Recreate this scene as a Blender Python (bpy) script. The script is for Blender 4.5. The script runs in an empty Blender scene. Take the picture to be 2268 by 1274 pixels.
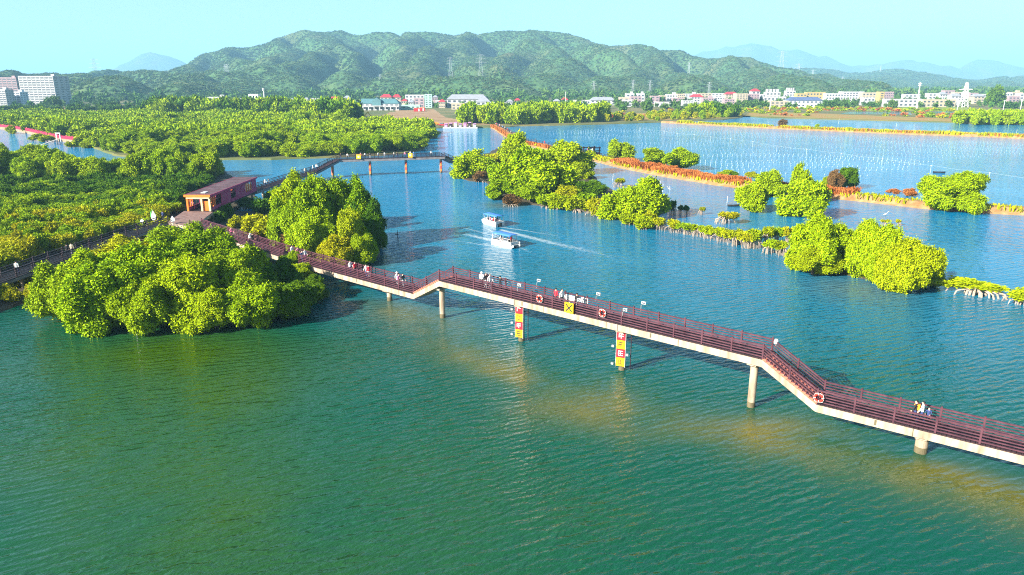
import bpy, bmesh, math, random
import numpy as np
from mathutils import Vector, Matrix, Euler

random.seed(7)
R = math.radians
scn = bpy.context.scene
COL = scn.collection

# ------------------------------------------------------------------ camera, sky, sun, exposure
CAM_H, PITCH, FPX = 27.0, R(15.94), 1600.0
cd = bpy.data.cameras.new("camera")
cd.sensor_width = 36.0
cd.lens = FPX / 2268.0 * 36.0
cd.clip_start, cd.clip_end = 0.5, 40000.0
cam = bpy.data.objects.new("camera", cd)
COL.objects.link(cam)
cam.location = (0, 0, CAM_H)
cam.rotation_euler = (math.pi / 2 - PITCH, 0, 0)
scn.camera = cam

SUN_EL = R(27.0)
SUN_TO = Vector((-0.81, -0.586, 0)).normalized()          # horizontal direction towards the sun
w = bpy.data.worlds.new("World")
scn.world = w
w.use_nodes = True
wn = w.node_tree.nodes
wl = w.node_tree.links
bg = wn["Background"]
sky = wn.new("ShaderNodeTexSky")
sky.sky_type = 'NISHITA'
sky.sun_disc = False
sky.sun_elevation = SUN_EL
sky.sun_rotation = math.atan2(SUN_TO.x, SUN_TO.y)
sky.altitude = 0
sky.air_density = 1.0
sky.dust_density = 1.4
sky.ozone_density = 1.0
tint = wn.new("ShaderNodeMix")
tint.data_type = 'RGBA'
tint.blend_type = 'MULTIPLY'
tint.inputs[0].default_value = 1.0
tint.inputs[7].default_value = (0.80, 0.98, 1.04, 1)
wl.new(sky.outputs[0], tint.inputs[6])
wl.new(tint.outputs[2], bg.inputs[0])
bg.inputs[1].default_value = 0.05

sd = bpy.data.lights.new("sun", 'SUN')
sd.energy = 5.0
sd.angle = R(0.5)
sd.color = (1.0, 0.93, 0.80)
sun = bpy.data.objects.new("sun", sd)
COL.objects.link(sun)
tr = Vector((-SUN_TO.x * math.cos(SUN_EL), -SUN_TO.y * math.cos(SUN_EL), -math.sin(SUN_EL)))
sun.rotation_euler = tr.to_track_quat('-Z', 'Y').to_euler()
sun.location = (-60, -40, 120)

scn.view_settings.view_transform = 'Standard'
scn.view_settings.look = 'None'
scn.view_settings.gamma = 1.0
scn.view_settings.use_curve_mapping = False
scn.view_settings.exposure = 1.98
scn.render.engine = 'CYCLES'
scn.cycles.max_bounces = 6
scn.cycles.diffuse_bounces = 2
scn.cycles.glossy_bounces = 3
scn.cycles.transmission_bounces = 3
scn.cycles.transparent_max_bounces = 6
scn.cycles.volume_bounces = 0
scn.cycles.use_denoising = False
scn.cycles.filter_width = 1.1
scn.cycles.sample_clamp_indirect = 4.0

# ------------------------------------------------------------------ survey helper: a sighted bearing to a place on the ground
CP, SP = math.cos(PITCH), math.sin(PITCH)
def P(px, py, z=0.0):
    u, v = (px - 1134.0) / FPX, (637.0 - py) / FPX
    d = (u, CP + v * SP, -SP + v * CP)
    t = (z - CAM_H) / d[2]
    return Vector((d[0] * t, d[1] * t, z))
def HGT(p, py):
    "height at plan position p whose sight line has picture row py"
    a = PITCH + math.atan((py - 637.0) / FPX)
    return CAM_H - p.y * math.tan(a)
def DEP(p):
    return p.y * CP + (CAM_H - p.z) * SP
def MPP(p):
    "metres per picture unit there"
    return DEP(p) / FPX

# ------------------------------------------------------------------ materials
MATS = {}
def mat(name, col, rough=0.7, var=0.15, scale=1.5, bump=0.0, bscale=8.0, col2=None, spec=0.3, metallic=0.0, detail=5.0, stretch=None):
    if name in MATS:
        return MATS[name]
    m = bpy.data.materials.new(name)
    m.use_nodes = True
    nt = m.node_tree
    N, L = nt.nodes, nt.links
    b = N["Principled BSDF"]
    b.inputs["Roughness"].default_value = rough
    b.inputs["Specular IOR Level"].default_value = spec
    b.inputs["Metallic"].default_value = metallic
    geo = N.new("ShaderNodeNewGeometry")
    no = N.new("ShaderNodeTexNoise")
    no.inputs["Scale"].default_value = scale
    no.inputs["Detail"].default_value = detail
    if stretch:
        mp = N.new("ShaderNodeMapping"); mp.inputs["Scale"].default_value = stretch
        L.new(geo.outputs["Position"], mp.inputs["Vector"]); L.new(mp.outputs[0], no.inputs["Vector"])
    else:
        L.new(geo.outputs["Position"], no.inputs["Vector"])
    mr = N.new("ShaderNodeMapRange")
    mr.inputs[1].default_value, mr.inputs[2].default_value = 0.3, 0.7
    L.new(no.outputs["Fac"], mr.inputs[0])
    mx = N.new("ShaderNodeMix")
    mx.data_type = 'RGBA'
    c1 = tuple(c * (1 - var) for c in col) + (1,)
    c2 = tuple(min(1, c * (1 + var)) for c in col) + (1,)
    if col2:
        c1, c2 = tuple(col) + (1,), tuple(col2) + (1,)
    mx.inputs[6].default_value, mx.inputs[7].default_value = c1, c2
    L.new(mr.outputs[0], mx.inputs[0])
    L.new(mx.outputs[2], b.inputs["Base Color"])
    if bump:
        n2 = N.new("ShaderNodeTexNoise")
        n2.inputs["Scale"].default_value = bscale
        n2.inputs["Detail"].default_value = 4
        L.new(geo.outputs["Position"], n2.inputs["Vector"])
        bp = N.new("ShaderNodeBump")
        bp.inputs["Distance"].default_value = bump
        L.new(n2.outputs["Fac"], bp.inputs["Height"])
        L.new(bp.outputs[0], b.inputs["Normal"])
    MATS[name] = m
    return m

def leafmat(name, dark, light, yellow, trans=0.12, ymix=0.35):
    m = bpy.data.materials.new(name)
    m.use_nodes = True
    nt = m.node_tree
    N, L = nt.nodes, nt.links
    out = N["Material Output"]
    b = N["Principled BSDF"]
    b.inputs["Roughness"].default_value = 0.55
    b.inputs["Specular IOR Level"].default_value = 0.06
    at = N.new("ShaderNodeAttribute")
    at.attribute_name = "tint"
    oi = N.new("ShaderNodeObjectInfo")
    mx = N.new("ShaderNodeMix"); mx.data_type = 'RGBA'
    mx.inputs[6].default_value = dark + (1,)
    mx.inputs[7].default_value = light + (1,)
    L.new(at.outputs["Fac"], mx.inputs[0])
    mu = N.new("ShaderNodeMath"); mu.operation = 'MULTIPLY'
    mu.inputs[1].default_value = ymix
    L.new(oi.outputs["Random"], mu.inputs[0])
    my = N.new("ShaderNodeMix"); my.data_type = 'RGBA'
    my.inputs[7].default_value = yellow + (1,)
    L.new(mu.outputs[0], my.inputs[0])
    L.new(mx.outputs[2], my.inputs[6])
    L.new(my.outputs[2], b.inputs["Base Color"])
    t = N.new("ShaderNodeBsdfTranslucent")
    L.new(my.outputs[2], t.inputs["Color"])
    ms = N.new("ShaderNodeMixShader")
    ms.inputs[0].default_value = trans
    L.new(b.outputs[0], ms.inputs[1])
    L.new(t.outputs[0], ms.inputs[2])
    L.new(ms.outputs[0], out.inputs[0])
    MATS[name] = m
    return m

leafmat("leaf_bright", (0.105, 0.21, 0.0008), (0.33, 0.46, 0.0016), (0.41, 0.44, 0.0016))
leafmat("leaf_mid",    (0.070, 0.165, 0.0008), (0.29, 0.42, 0.0016), (0.39, 0.42, 0.0016))
leafmat("leaf_dark",   (0.02125, 0.08075, 0.00255), (0.0935, 0.1955, 0.0034), (0.153, 0.221, 0.0034))
leafmat("leaf_olive",  (0.1615, 0.2125, 0.0017), (0.391, 0.408, 0.00255), (0.4675, 0.357, 0.00425))
leafmat("leaf_yellow", (0.140, 0.225, 0.0008), (0.32, 0.40, 0.0016), (0.39, 0.38, 0.0024))
leafmat("leaf_brown",  (0.08, 0.05, 0.02), (0.20, 0.11, 0.04), (0.22, 0.12, 0.04))
leafmat("leaf_town",   (0.025, 0.085, 0.014), (0.08, 0.18, 0.022), (0.14, 0.18, 0.03))
leafmat("leaf_hill",   (0.018, 0.064, 0.014), (0.065, 0.14, 0.028), (0.13, 0.13, 0.045), trans=0.1, ymix=0.55)
leafmat("leaf_red",    (0.28, 0.07, 0.02), (0.50, 0.17, 0.045), (0.42, 0.24, 0.05), trans=0.2, ymix=0.3)

M_BARK = mat("bark", (0.10, 0.075, 0.055), 0.9, 0.3, 3)
M_ROOT = mat("mangrove_root", (0.30, 0.24, 0.19), 0.9, 0.3, 4)
M_MUD = mat("mud", (0.055, 0.045, 0.028), 0.8, 0.3, 0.4, 0.05, 1.5)
M_BANK = mat("bank_earth", (0.20, 0.095, 0.035), 0.95, 0.3, 0.6, 0.08, 1.2, col2=(0.36, 0.22, 0.10))
M_LAND = mat("land", (0.055, 0.085, 0.02), 0.95, 0.3, 0.02, 0.3, 0.15, col2=(0.16, 0.13, 0.05))
M_CONC = mat("concrete", (0.20, 0.145, 0.10), 0.85, 0.15, 1.1, 0.01, 6, col2=(0.44, 0.36, 0.27), stretch=(1.6, 1.6, 0.35))
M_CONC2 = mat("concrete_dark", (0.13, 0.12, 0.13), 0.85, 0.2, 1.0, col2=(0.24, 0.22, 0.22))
M_CONC_STAIN = mat("concrete_stained", (0.11, 0.09, 0.05), 0.85, 0.2, 2.5)
M_WOOD = mat("rail_wood", (0.045, 0.013, 0.023), 0.55, 0.25, 1.5, col2=(0.095, 0.034, 0.048))
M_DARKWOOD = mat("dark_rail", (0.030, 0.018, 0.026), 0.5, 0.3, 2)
M_PLANK = mat("deck_plank", (0.022, 0.010, 0.013), 0.7, 0.3, 1.0, col2=(0.042, 0.020, 0.023))
M_STEP = mat("step_red", (0.42, 0.12, 0.075), 0.7, 0.2, 2)
M_WHITE = mat("white_paint", (0.52, 0.52, 0.51), 0.5, 0.05, 1)
M_RED = mat("red_paint", (0.44, 0.012, 0.025), 0.5, 0.1, 2)
M_YELLOW = mat("yellow_paint", (0.62, 0.38, 0.006), 0.5, 0.06, 2)
M_ORANGE = mat("orange_paint", (0.75, 0.22, 0.02), 0.5, 0.1, 2)
M_BLACK = mat("black_paint", (0.02, 0.02, 0.022), 0.5, 0.1, 2)
M_STEEL = mat("steel", (0.42, 0.43, 0.44), 0.4, 0.1, 2, metallic=0.6)
M_GLASS = mat("window_glass", (0.06, 0.075, 0.10), 0.15, 0.3, 0.5, spec=0.6)

# ------------------------------------------------------------------ object helpers
def tag(o, label=None, cat=None, group=None, kind=None):
    if label: o["label"] = label
    if cat: o["category"] = cat
    if group: o["group"] = group
    if kind: o["kind"] = kind
    return o
def empty(name, loc, label=None, cat=None, group=None, rz=0.0):
    o = bpy.data.objects.new(name, None)
    o.empty_display_size = 0.3
    COL.objects.link(o)
    o.location = loc
    o.rotation_euler = (0, 0, rz)
    return tag(o, label, cat, group)
def link(name, me, parent=None, loc=None):
    o = bpy.data.objects.new(name, me)
    COL.objects.link(o)
    if parent: o.parent = parent
    if loc is not None: o.location = loc
    return o
def subpart(child, part):
    "hang a piece under a part, keeping its place"
    child.parent = part
    child.matrix_parent_inverse = part.matrix_basis.inverted()
    return child
def copy_tree(o, parent=None):
    c = o.copy()
    COL.objects.link(c)
    c.parent = parent
    for ch in list(o.children):
        copy_tree(ch, c)
    return c

class MB:
    "collects shapes into one mesh"
    def __init__(s): s.v, s.f, s.m = [], [], []
    def add(s, verts, faces, mi=0):
        n = len(s.v)
        s.v += [tuple(v) for v in verts]
        s.f += [tuple(n + i for i in f) for f in faces]
        s.m += [mi] * len(faces)
    def box(s, c, size, mi=0, rot=None, taper=1.0):
        hx, hy, hz = size[0] / 2, size[1] / 2, size[2] / 2
        vs = []
        for z, t in ((-hz, 1.0), (hz, taper)):
            for x, y in ((-hx, -hy), (hx, -hy), (hx, hy), (-hx, hy)):
                vs.append(Vector((x * t, y * t, z)))
        if rot is not None: vs = [rot @ v for v in vs]
        c = Vector(c)
        s.add([v + c for v in vs], [(3, 2, 1, 0), (4, 5, 6, 7), (0, 1, 5, 4), (1, 2, 6, 5), (2, 3, 7, 6), (3, 0, 4, 7)], mi)
    def bar(s, a, b, w_, h_, mi=0):
        a, b = Vector(a), Vector(b)
        d = b - a
        s.box((a + b) / 2, (d.length, w_, h_), mi, orient(d))
    def tube(s, pts, rads, n=6, mi=0, cap=True):
        pts = [Vector(p) for p in pts]
        rings = []
        for i, p in enumerate(pts):
            d = (pts[min(i + 1, len(pts) - 1)] - pts[max(i - 1, 0)])
            if d.length < 1e-6: d = Vector((0, 0, 1))
            d.normalize()
            u = d.cross(Vector((0, 0, 1)) if abs(d.z) < 0.9 else Vector((1, 0, 0))).normalized()
            v = d.cross(u)
            r = rads[i] if hasattr(rads, '__len__') else rads
            rings.append([p + (u * math.cos(2 * math.pi * k / n) + v * math.sin(2 * math.pi * k / n)) * r for k in range(n)])
        vs = [q for r_ in rings for q in r_]
        fs = []
        for i in range(len(pts) - 1):
            for k in range(n):
                fs.append((i * n + k, i * n + (k + 1) % n, (i + 1) * n + (k + 1) % n, (i + 1) * n + k))
        if cap:
            fs.append(tuple(range(n - 1, -1, -1)))
            fs.append(tuple((len(pts) - 1) * n + k for k in range(n)))
        s.add(vs, fs, mi)
    def mesh(s, name, mats, smooth=False):
        me = bpy.data.meshes.new(name)
        me.from_pydata(s.v, [], s.f)
        for m in (mats if isinstance(mats, (list, tuple)) else [mats]): me.materials.append(m)
        me.polygons.foreach_set("material_index", s.m)
        if smooth: me.polygons.foreach_set("use_smooth", [True] * len(s.f))
        me.update()
        return me
    def build(s, name, mats, parent=None, loc=None, smooth=False):
        return link(name, s.mesh(name, mats, smooth), parent, loc)

def orient(d):
    x = Vector(d).normalized()
    y = Vector((0, 0, 1)).cross(x)
    if y.length < 1e-4: y = Vector((0, 1, 0))
    y.normalize()
    z = x.cross(y)
    return Matrix((x, y, z)).transposed()

UNIT = {}
def unit_box(m):
    if m.name not in UNIT:
        b = MB(); b.box((0, 0, 0), (1, 1, 1))
        UNIT[m.name] = b.mesh("box_" + m.name, m)
    return UNIT[m.name]
UCYL = {}
def unit_cyl(m, n=16):
    k = (m.name, n)
    if k not in UCYL:
        b = MB(); b.tube([(0, 0, 0), (0, 0, 1)], [0.5, 0.5], n)
        UCYL[k] = b.mesh("drum_" + m.name, m)
    return UCYL[k]
def boxpart(name, m, c, size, parent, rot=None, base=None):
    "shared-mesh box; c in world coordinates when base (the parent's position) is given"
    o = link(name, unit_box(m), parent)
    c = Vector(c) - (Vector(base) if base is not None else Vector((0, 0, 0)))
    o.matrix_local = Matrix.Translation(c) @ ((rot.to_4x4()) if rot is not None else Matrix.Identity(4)) @ Matrix.Diagonal((size[0], size[1], size[2], 1))
    return o
def barpart(name, m, a, b, w_, h_, parent, base=None):
    a, b = Vector(a), Vector(b)
    return boxpart(name, m, (a + b) / 2, ((b - a).length, w_, h_), parent, orient(b - a), base)
def cylpart(name, m, c, r, h, parent, base=None, n=16):
    o = link(name, unit_cyl(m, n), parent)
    c = Vector(c) - (Vector(base) if base is not None else Vector((0, 0, 0)))
    o.matrix_local = Matrix.Translation(c) @ Matrix.Diagonal((2 * r, 2 * r, h, 1))
    return o

def np_mesh(name, V, F, mats, tint=None, smooth=False):
    "V (n,3), F (m,k) arrays"
    me = bpy.data.meshes.new(name)
    k = F.shape[1]
    me.vertices.add(len(V)); me.vertices.foreach_set("co", np.ascontiguousarray(V, dtype=np.float32).ravel())
    me.loops.add(F.size); me.loops.foreach_set("vertex_index", np.ascontiguousarray(F, dtype=np.int32).ravel())
    me.polygons.add(len(F))
    me.polygons.foreach_set("loop_start", np.arange(0, F.size, k, dtype=np.int32))
    me.polygons.foreach_set("loop_total", np.full(len(F), k, dtype=np.int32))
    if smooth: me.polygons.foreach_set("use_smooth", np.ones(len(F), dtype=bool))
    for m in (mats if isinstance(mats, (list, tuple)) else [mats]): me.materials.append(m)
    me.update(calc_edges=True)
    if tint is not None:
        a = me.attributes.new("tint", 'FLOAT', 'FACE')
        a.data.foreach_set("value", np.ascontiguousarray(tint, dtype=np.float32))
    return me

def poly_inside(pts, poly):
    x, y = pts[:, 0], pts[:, 1]
    ins = np.zeros(len(pts), bool)
    n = len(poly)
    j = n - 1
    for i in range(n):
        xi, yi, xj, yj = poly[i][0], poly[i][1], poly[j][0], poly[j][1]
        c = ((yi > y) != (yj > y)) & (x < (xj - xi) * (y - yi) / (yj - yi + 1e-12) + xi)
        ins ^= c
        j = i
    return ins
def fill(poly, step, seed, jit=0.42):
    "jittered points inside a plan polygon"
    rg = np.random.default_rng(seed)
    xs = [p[0] for p in poly]; ys = [p[1] for p in poly]
    gx, gy = np.meshgrid(np.arange(min(xs), max(xs), step), np.arange(min(ys), max(ys), step))
    gx = gx + (np.arange(gx.shape[0]) % 2)[:, None] * step / 2
    p = np.stack([gx.ravel(), gy.ravel()], 1)
    p += rg.uniform(-jit, jit, p.shape) * step
    return p[poly_inside(p, poly)]
def vnoise(x, y, seed=0):
    "smooth value noise in 2D, -1..1"
    xi, yi = np.floor(x).astype(np.int64), np.floor(y).astype(np.int64)
    fx, fy = x - xi, y - yi
    fx, fy = fx * fx * (3 - 2 * fx), fy * fy * (3 - 2 * fy)
    def h(a, b):
        n = (a * 374761393 + b * 668265263 + seed * 1442695041) & 0x7fffffff
        n = ((n ^ (n >> 13)) * 1274126177) & 0x7fffffff
        return ((n ^ (n >> 16)) & 0xffff) / 32767.5 - 1
    return (h(xi, yi) * (1 - fx) + h(xi + 1, yi) * fx) * (1 - fy) + (h(xi, yi + 1) * (1 - fx) + h(xi + 1, yi + 1) * fx) * fy
def fbm(x, y, seed=0, oct=4):
    r, a, f = 0, 1.0, 1.0
    for i in range(oct):
        r = r + a * vnoise(x * f, y * f, seed + i * 17)
        a *= 0.5; f *= 2.03
    return r
def seg_dist(X, Y, pts):
    best = np.full(X.shape, 1e9); par = np.zeros(X.shape)
    L = 0.0
    for a, b in zip(pts[:-1], pts[1:]):
        ax, ay, bx, by = a[0], a[1], b[0], b[1]
        l2 = (bx - ax) ** 2 + (by - ay) ** 2
        t = np.clip(((X - ax) * (bx - ax) + (Y - ay) * (by - ay)) / l2, 0, 1)
        d = np.hypot(X - ax - t * (bx - ax), Y - ay - t * (by - ay))
        m = d < best
        best = np.where(m, d, best); par = np.where(m, L + t * math.sqrt(l2), par)
        L += math.sqrt(l2)
    return best, par
# ------------------------------------------------------------------ water
def axis(a, b, fine0, fine1, fs, grow=1.12):
    xs = list(np.arange(fine0, fine1 + 1e-6, fs))
    s, x = fs, fine1
    while x < b:
        s *= grow; x += s; xs.append(x)
    s, x = fs, fine0
    while x > a:
        s *= grow; x -= s; xs.insert(0, x)
    return np.array(xs)
def make_water():
    xs, ys = axis(-14000, 14000, -75, 75, 1.0), axis(-600, 20000, 25, 150, 1.0)
    X, Y = np.meshgrid(xs, ys)
    nx, ny = len(xs), len(ys)
    V = np.stack([X.ravel(), Y.ravel(), np.zeros(X.size)], 1)
    i = (np.arange(ny - 1)[:, None] * nx + np.arange(nx - 1)[None, :]).ravel()
    F = np.stack([i, i + 1, i + nx + 1, i + nx], 1)
    m = bpy.data.materials.new("water")
    m.use_nodes = True
    N, L = m.node_tree.nodes, m.node_tree.links
    b = N["Principled BSDF"]
    b.inputs["Roughness"].default_value = 0.07
    b.inputs["IOR"].default_value = 1.36
    b.inputs["Specular Tint"].default_value = (0.55, 0.88, 1.0, 1)
    geo = N.new("ShaderNodeNewGeometry")
    # silt: a submerged shoal along the walkway; near trees' green reflection painted in, with greener water nearer
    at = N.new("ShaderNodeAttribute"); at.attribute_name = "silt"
    ag = N.new("ShaderNodeAttribute"); ag.attribute_name = "green_water_and_reflection"
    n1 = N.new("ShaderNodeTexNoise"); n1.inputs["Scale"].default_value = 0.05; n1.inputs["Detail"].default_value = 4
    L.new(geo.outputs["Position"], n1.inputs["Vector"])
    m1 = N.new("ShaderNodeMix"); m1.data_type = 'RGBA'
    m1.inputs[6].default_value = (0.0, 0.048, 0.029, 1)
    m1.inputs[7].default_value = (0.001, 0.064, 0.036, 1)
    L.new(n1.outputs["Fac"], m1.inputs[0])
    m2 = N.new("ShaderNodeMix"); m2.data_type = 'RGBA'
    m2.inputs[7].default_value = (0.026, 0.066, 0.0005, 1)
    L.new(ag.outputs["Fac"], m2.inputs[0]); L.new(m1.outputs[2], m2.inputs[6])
    ab = N.new("ShaderNodeAttribute"); ab.attribute_name = "sky_tint"
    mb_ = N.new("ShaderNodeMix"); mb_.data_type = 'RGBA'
    mb_.inputs[7].default_value = (0.0, 0.135, 0.26, 1)  # sky-reflection blue, put into the base colour
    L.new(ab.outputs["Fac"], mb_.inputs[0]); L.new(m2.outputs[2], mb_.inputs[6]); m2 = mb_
    ap = N.new("ShaderNodeAttribute"); ap.attribute_name = "sky_tint_ponds"
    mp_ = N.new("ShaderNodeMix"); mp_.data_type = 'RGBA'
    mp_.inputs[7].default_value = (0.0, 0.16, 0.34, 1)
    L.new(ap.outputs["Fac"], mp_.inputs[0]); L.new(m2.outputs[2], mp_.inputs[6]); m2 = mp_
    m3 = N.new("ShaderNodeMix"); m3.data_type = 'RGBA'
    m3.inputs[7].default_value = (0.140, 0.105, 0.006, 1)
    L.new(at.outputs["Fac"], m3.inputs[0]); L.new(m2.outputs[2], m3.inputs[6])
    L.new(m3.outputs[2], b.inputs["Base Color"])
    # ripples: three wave sizes, crests running across the wind, calmer and rougher patches
    def mapped(rot, along):
        mp = N.new("ShaderNodeMapping"); mp.vector_type = 'TEXTURE'
        mp.inputs["Rotation"].default_value = (0, 0, R(rot))
        mp.inputs["Scale"].default_value = (along, 1, 1)
        L.new(geo.outputs["Position"], mp.inputs["Vector"])
        return mp.outputs[0]
    def ripple(rot, along, scale, detail, warp):
        n = N.new("ShaderNodeTexNoise")
        n.inputs["Scale"].default_value = scale
        n.inputs["Detail"].default_value = detail
        n.inputs["Roughness"].default_value = 0.45
        n.inputs["Distortion"].default_value = warp
        L.new(mapped(rot, along), n.inputs["Vector"])
        return n.outputs["Fac"]
    def train(rot, period, dist, dscale):
        n = N.new("ShaderNodeTexWave")
        n.wave_type = 'BANDS'; n.bands_direction = 'Y'; n.wave_profile = 'SIN'
        n.inputs["Scale"].default_value = 2 * math.pi / 20 / period
        n.inputs["Distortion"].default_value = dist
        n.inputs["Detail"].default_value = 2.5
        n.inputs["Detail Scale"].default_value = dscale
        n.inputs["Detail Roughness"].default_value = 0.55
        L.new(mapped(rot, 1.0), n.inputs["Vector"])
        return n.outputs["Fac"]
    def mul(a, k):
        q = N.new("ShaderNodeMath"); q.operation = 'MULTIPLY'
        L.new(a, q.inputs[0])
        if isinstance(k, float): q.inputs[1].default_value = k
        else: L.new(k, q.inputs[1])
        return q.outputs[0]
    def add(a, c):
        q = N.new("ShaderNodeMath"); q.operation = 'ADD'
        L.new(a, q.inputs[0]); L.new(c, q.inputs[1])
        return q.outputs[0]
    h = add(mul(ripple(22, 3.2, 0.8, 2, 0.6), 0.20), mul(ripple(14, 3.0, 2.0, 2, 0.8), 0.13))
    h = add(h, mul(train(31, 0.62, 5.0, 0.6), 0.030))
    h = add(h, mul(train(17, 0.98, 6.5, 0.4), 0.038))
    h = add(h, mul(ripple(50, 2.0, 4.6, 2, 0.5), 0.060))
    pn = N.new("ShaderNodeTexNoise"); pn.inputs["Scale"].default_value = 0.035; pn.inputs["Detail"].default_value = 3
    L.new(geo.outputs["Position"], pn.inputs["Vector"])
    pr = N.new("ShaderNodeMapRange"); pr.inputs[1].default_value = 0.35; pr.inputs[2].default_value = 0.65
    pr.inputs[3].default_value = 0.55; pr.inputs[4].default_value = 1.25
    L.new(pn.outputs["Fac"], pr.inputs[0])
    bp = N.new("ShaderNodeBump")
    bp.inputs["Distance"].default_value = 1.0
    L.new(pr.outputs[0], bp.inputs["Strength"])
    L.new(h, bp.inputs["Height"]); L.new(bp.outputs[0], b.inputs["Normal"])
    MATS["water"] = m
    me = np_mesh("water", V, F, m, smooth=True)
    shoal = [P(*q) for q in ((840, 670), (930, 705), (1010, 770), (1170, 850), (1400, 925), (1600, 955), (1800, 968), (1900, 1005), (2100, 1060), (2290, 1115), (2500, 1180))]
    d, par = seg_dist(X, Y, shoal)
    wdt = 3.6 + 1.4 * fbm(X / 9, Y / 9, 5, 3)
    silt = 0.85 * np.exp(-(d / wdt) ** 2) * (0.6 + 0.4 * fbm(X / 5, Y / 5, 9, 3))
    # silt stirred up round the dyke foot and the right-hand islets
    for q, r_, k in (((1560, 450), 14, .22), ((1330, 480), 7, .35), ((1900, 640), 7, .35), ((1120, 455), 5, .5), ((800, 580), 5, .5)):
        c = P(*q); silt = np.maximum(silt, k * np.exp(-((X - c.x) ** 2 + (Y - c.y) ** 2) / r_ ** 2))
    a = me.attributes.new("silt", 'FLOAT', 'POINT'); a.data.foreach_set("value", np.clip(silt, 0, 1).astype(np.float32).ravel())
    c1, c2, c3 = P(330, 830), P(500, 1080), P(900, 1250)  # first patch paints the near clump's reflection; the others are greener water
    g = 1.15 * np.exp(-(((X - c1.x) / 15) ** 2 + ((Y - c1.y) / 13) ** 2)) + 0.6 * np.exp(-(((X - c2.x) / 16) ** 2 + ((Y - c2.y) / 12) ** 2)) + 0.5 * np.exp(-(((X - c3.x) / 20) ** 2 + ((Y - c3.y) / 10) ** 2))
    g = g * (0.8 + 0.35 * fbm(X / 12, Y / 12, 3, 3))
    a = me.attributes.new("green_water_and_reflection", 'FLOAT', 'POINT'); a.data.foreach_set("value", np.clip(g, 0, 1).astype(np.float32).ravel())
    # blue of the reflected sky painted into the water colour, stronger with distance
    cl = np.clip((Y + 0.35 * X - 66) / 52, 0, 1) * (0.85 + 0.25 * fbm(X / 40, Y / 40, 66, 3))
    a = me.attributes.new("sky_tint", 'FLOAT', 'POINT'); a.data.foreach_set("value", np.clip(cl, 0, 1).astype(np.float32).ravel())
    pw = np.clip((Y + 0.4 * X - 118) / 75, 0, 1)  # second ramp of painted sky blue, out over the ponds
    a = me.attributes.new("sky_tint_ponds", 'FLOAT', 'POINT'); a.data.foreach_set("value", pw.astype(np.float32).ravel())
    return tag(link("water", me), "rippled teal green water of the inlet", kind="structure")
make_water()

# ------------------------------------------------------------------ low land, mud banks, dykes
def slab(name, poly, z, m, seed=1, skirt=1.2, rough=0.9, step=2.5):
    "irregular bank outline with a sloping skirt going under water"
    pts = []
    n = len(poly)
    for i in range(n):
        a, b = Vector(poly[i][:2]), Vector(poly[(i + 1) % n][:2])
        k = max(1, min(40, int((b - a).length / step)))
        for j in range(k): pts.append(a.lerp(b, j / k))
    arr = np.array([(p.x, p.y) for p in pts])
    arr[:, 0] += rough * fbm(arr[:, 0] / 5, arr[:, 1] / 5, seed, 3)
    arr[:, 1] += rough * fbm(arr[:, 0] / 5 + 50, arr[:, 1] / 5, seed + 3, 3)
    n = len(arr)
    area = 0.5 * np.sum(arr[:, 0] * np.roll(arr[:, 1], -1) - np.roll(arr[:, 0], -1) * arr[:, 1])
    if area < 0: arr = arr[::-1]
    t = np.roll(arr, -1, 0) - np.roll(arr, 1, 0)
    nn = np.stack([t[:, 1], -t[:, 0]], 1); nn /= np.linalg.norm(nn, axis=1)[:, None] + 1e-9
    bm = bmesh.new()
    top = [bm.verts.new((x, y, z)) for x, y in arr]
    low = [bm.verts.new((x + a * skirt, y + b * skirt, -0.5)) for (x, y), (a, b) in zip(arr, nn)]
    from mathutils.geometry import delaunay_2d_cdt
    vo, eo, fo, ov, oe, of = delaunay_2d_cdt([Vector((x, y)) for x, y in arr], [(i, (i + 1) % n) for i in range(n)], [], 1, 1e-4)
    idx = {}
    for k, src in enumerate(ov):
        idx[k] = top[src[0]] if src else bm.verts.new((vo[k].x, vo[k].y, z))
    for f in fo:
        try: bm.faces.new([idx[k] for k in f])
        except ValueError: pass
    for i in range(n):
        bm.faces.new((low[i], low[(i + 1) % n], top[(i + 1) % n], top[i]))
    me = bpy.data.meshes.new(name); bm.to_mesh(me); bm.free(); me.materials.append(m)
    return tag(link(name, me), kind="structure")

# main land beyond the inlet: shoreline, then out to the horizon
shore = [(-500, 272), (0, 282), (100, 303), (205, 326), (262, 346), (340, 353), (470, 354), (600, 354), (700, 351), (800, 347), (900, 341), (938, 330), (936, 316), (966, 301), (975, 294), (930, 286), (1000, 283), (1095, 283), (1150, 280), (1300, 277), (1480, 271), (1600, 266), (1642, 261), (1640, 257), (1700, 262), (1800, 264), (1950, 268), (2100, 272), (2268, 277), (2600, 287)]
land_poly = [P(*q) for q in shore] + [Vector((9000, 900, 0)), Vector((13000, 19000, 0)), Vector((-13000, 19000, 0)), Vector((-9000, 900, 0))]
slab("ground", land_poly, 0.55, M_LAND, 2, rough=0.7, step=4)
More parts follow.
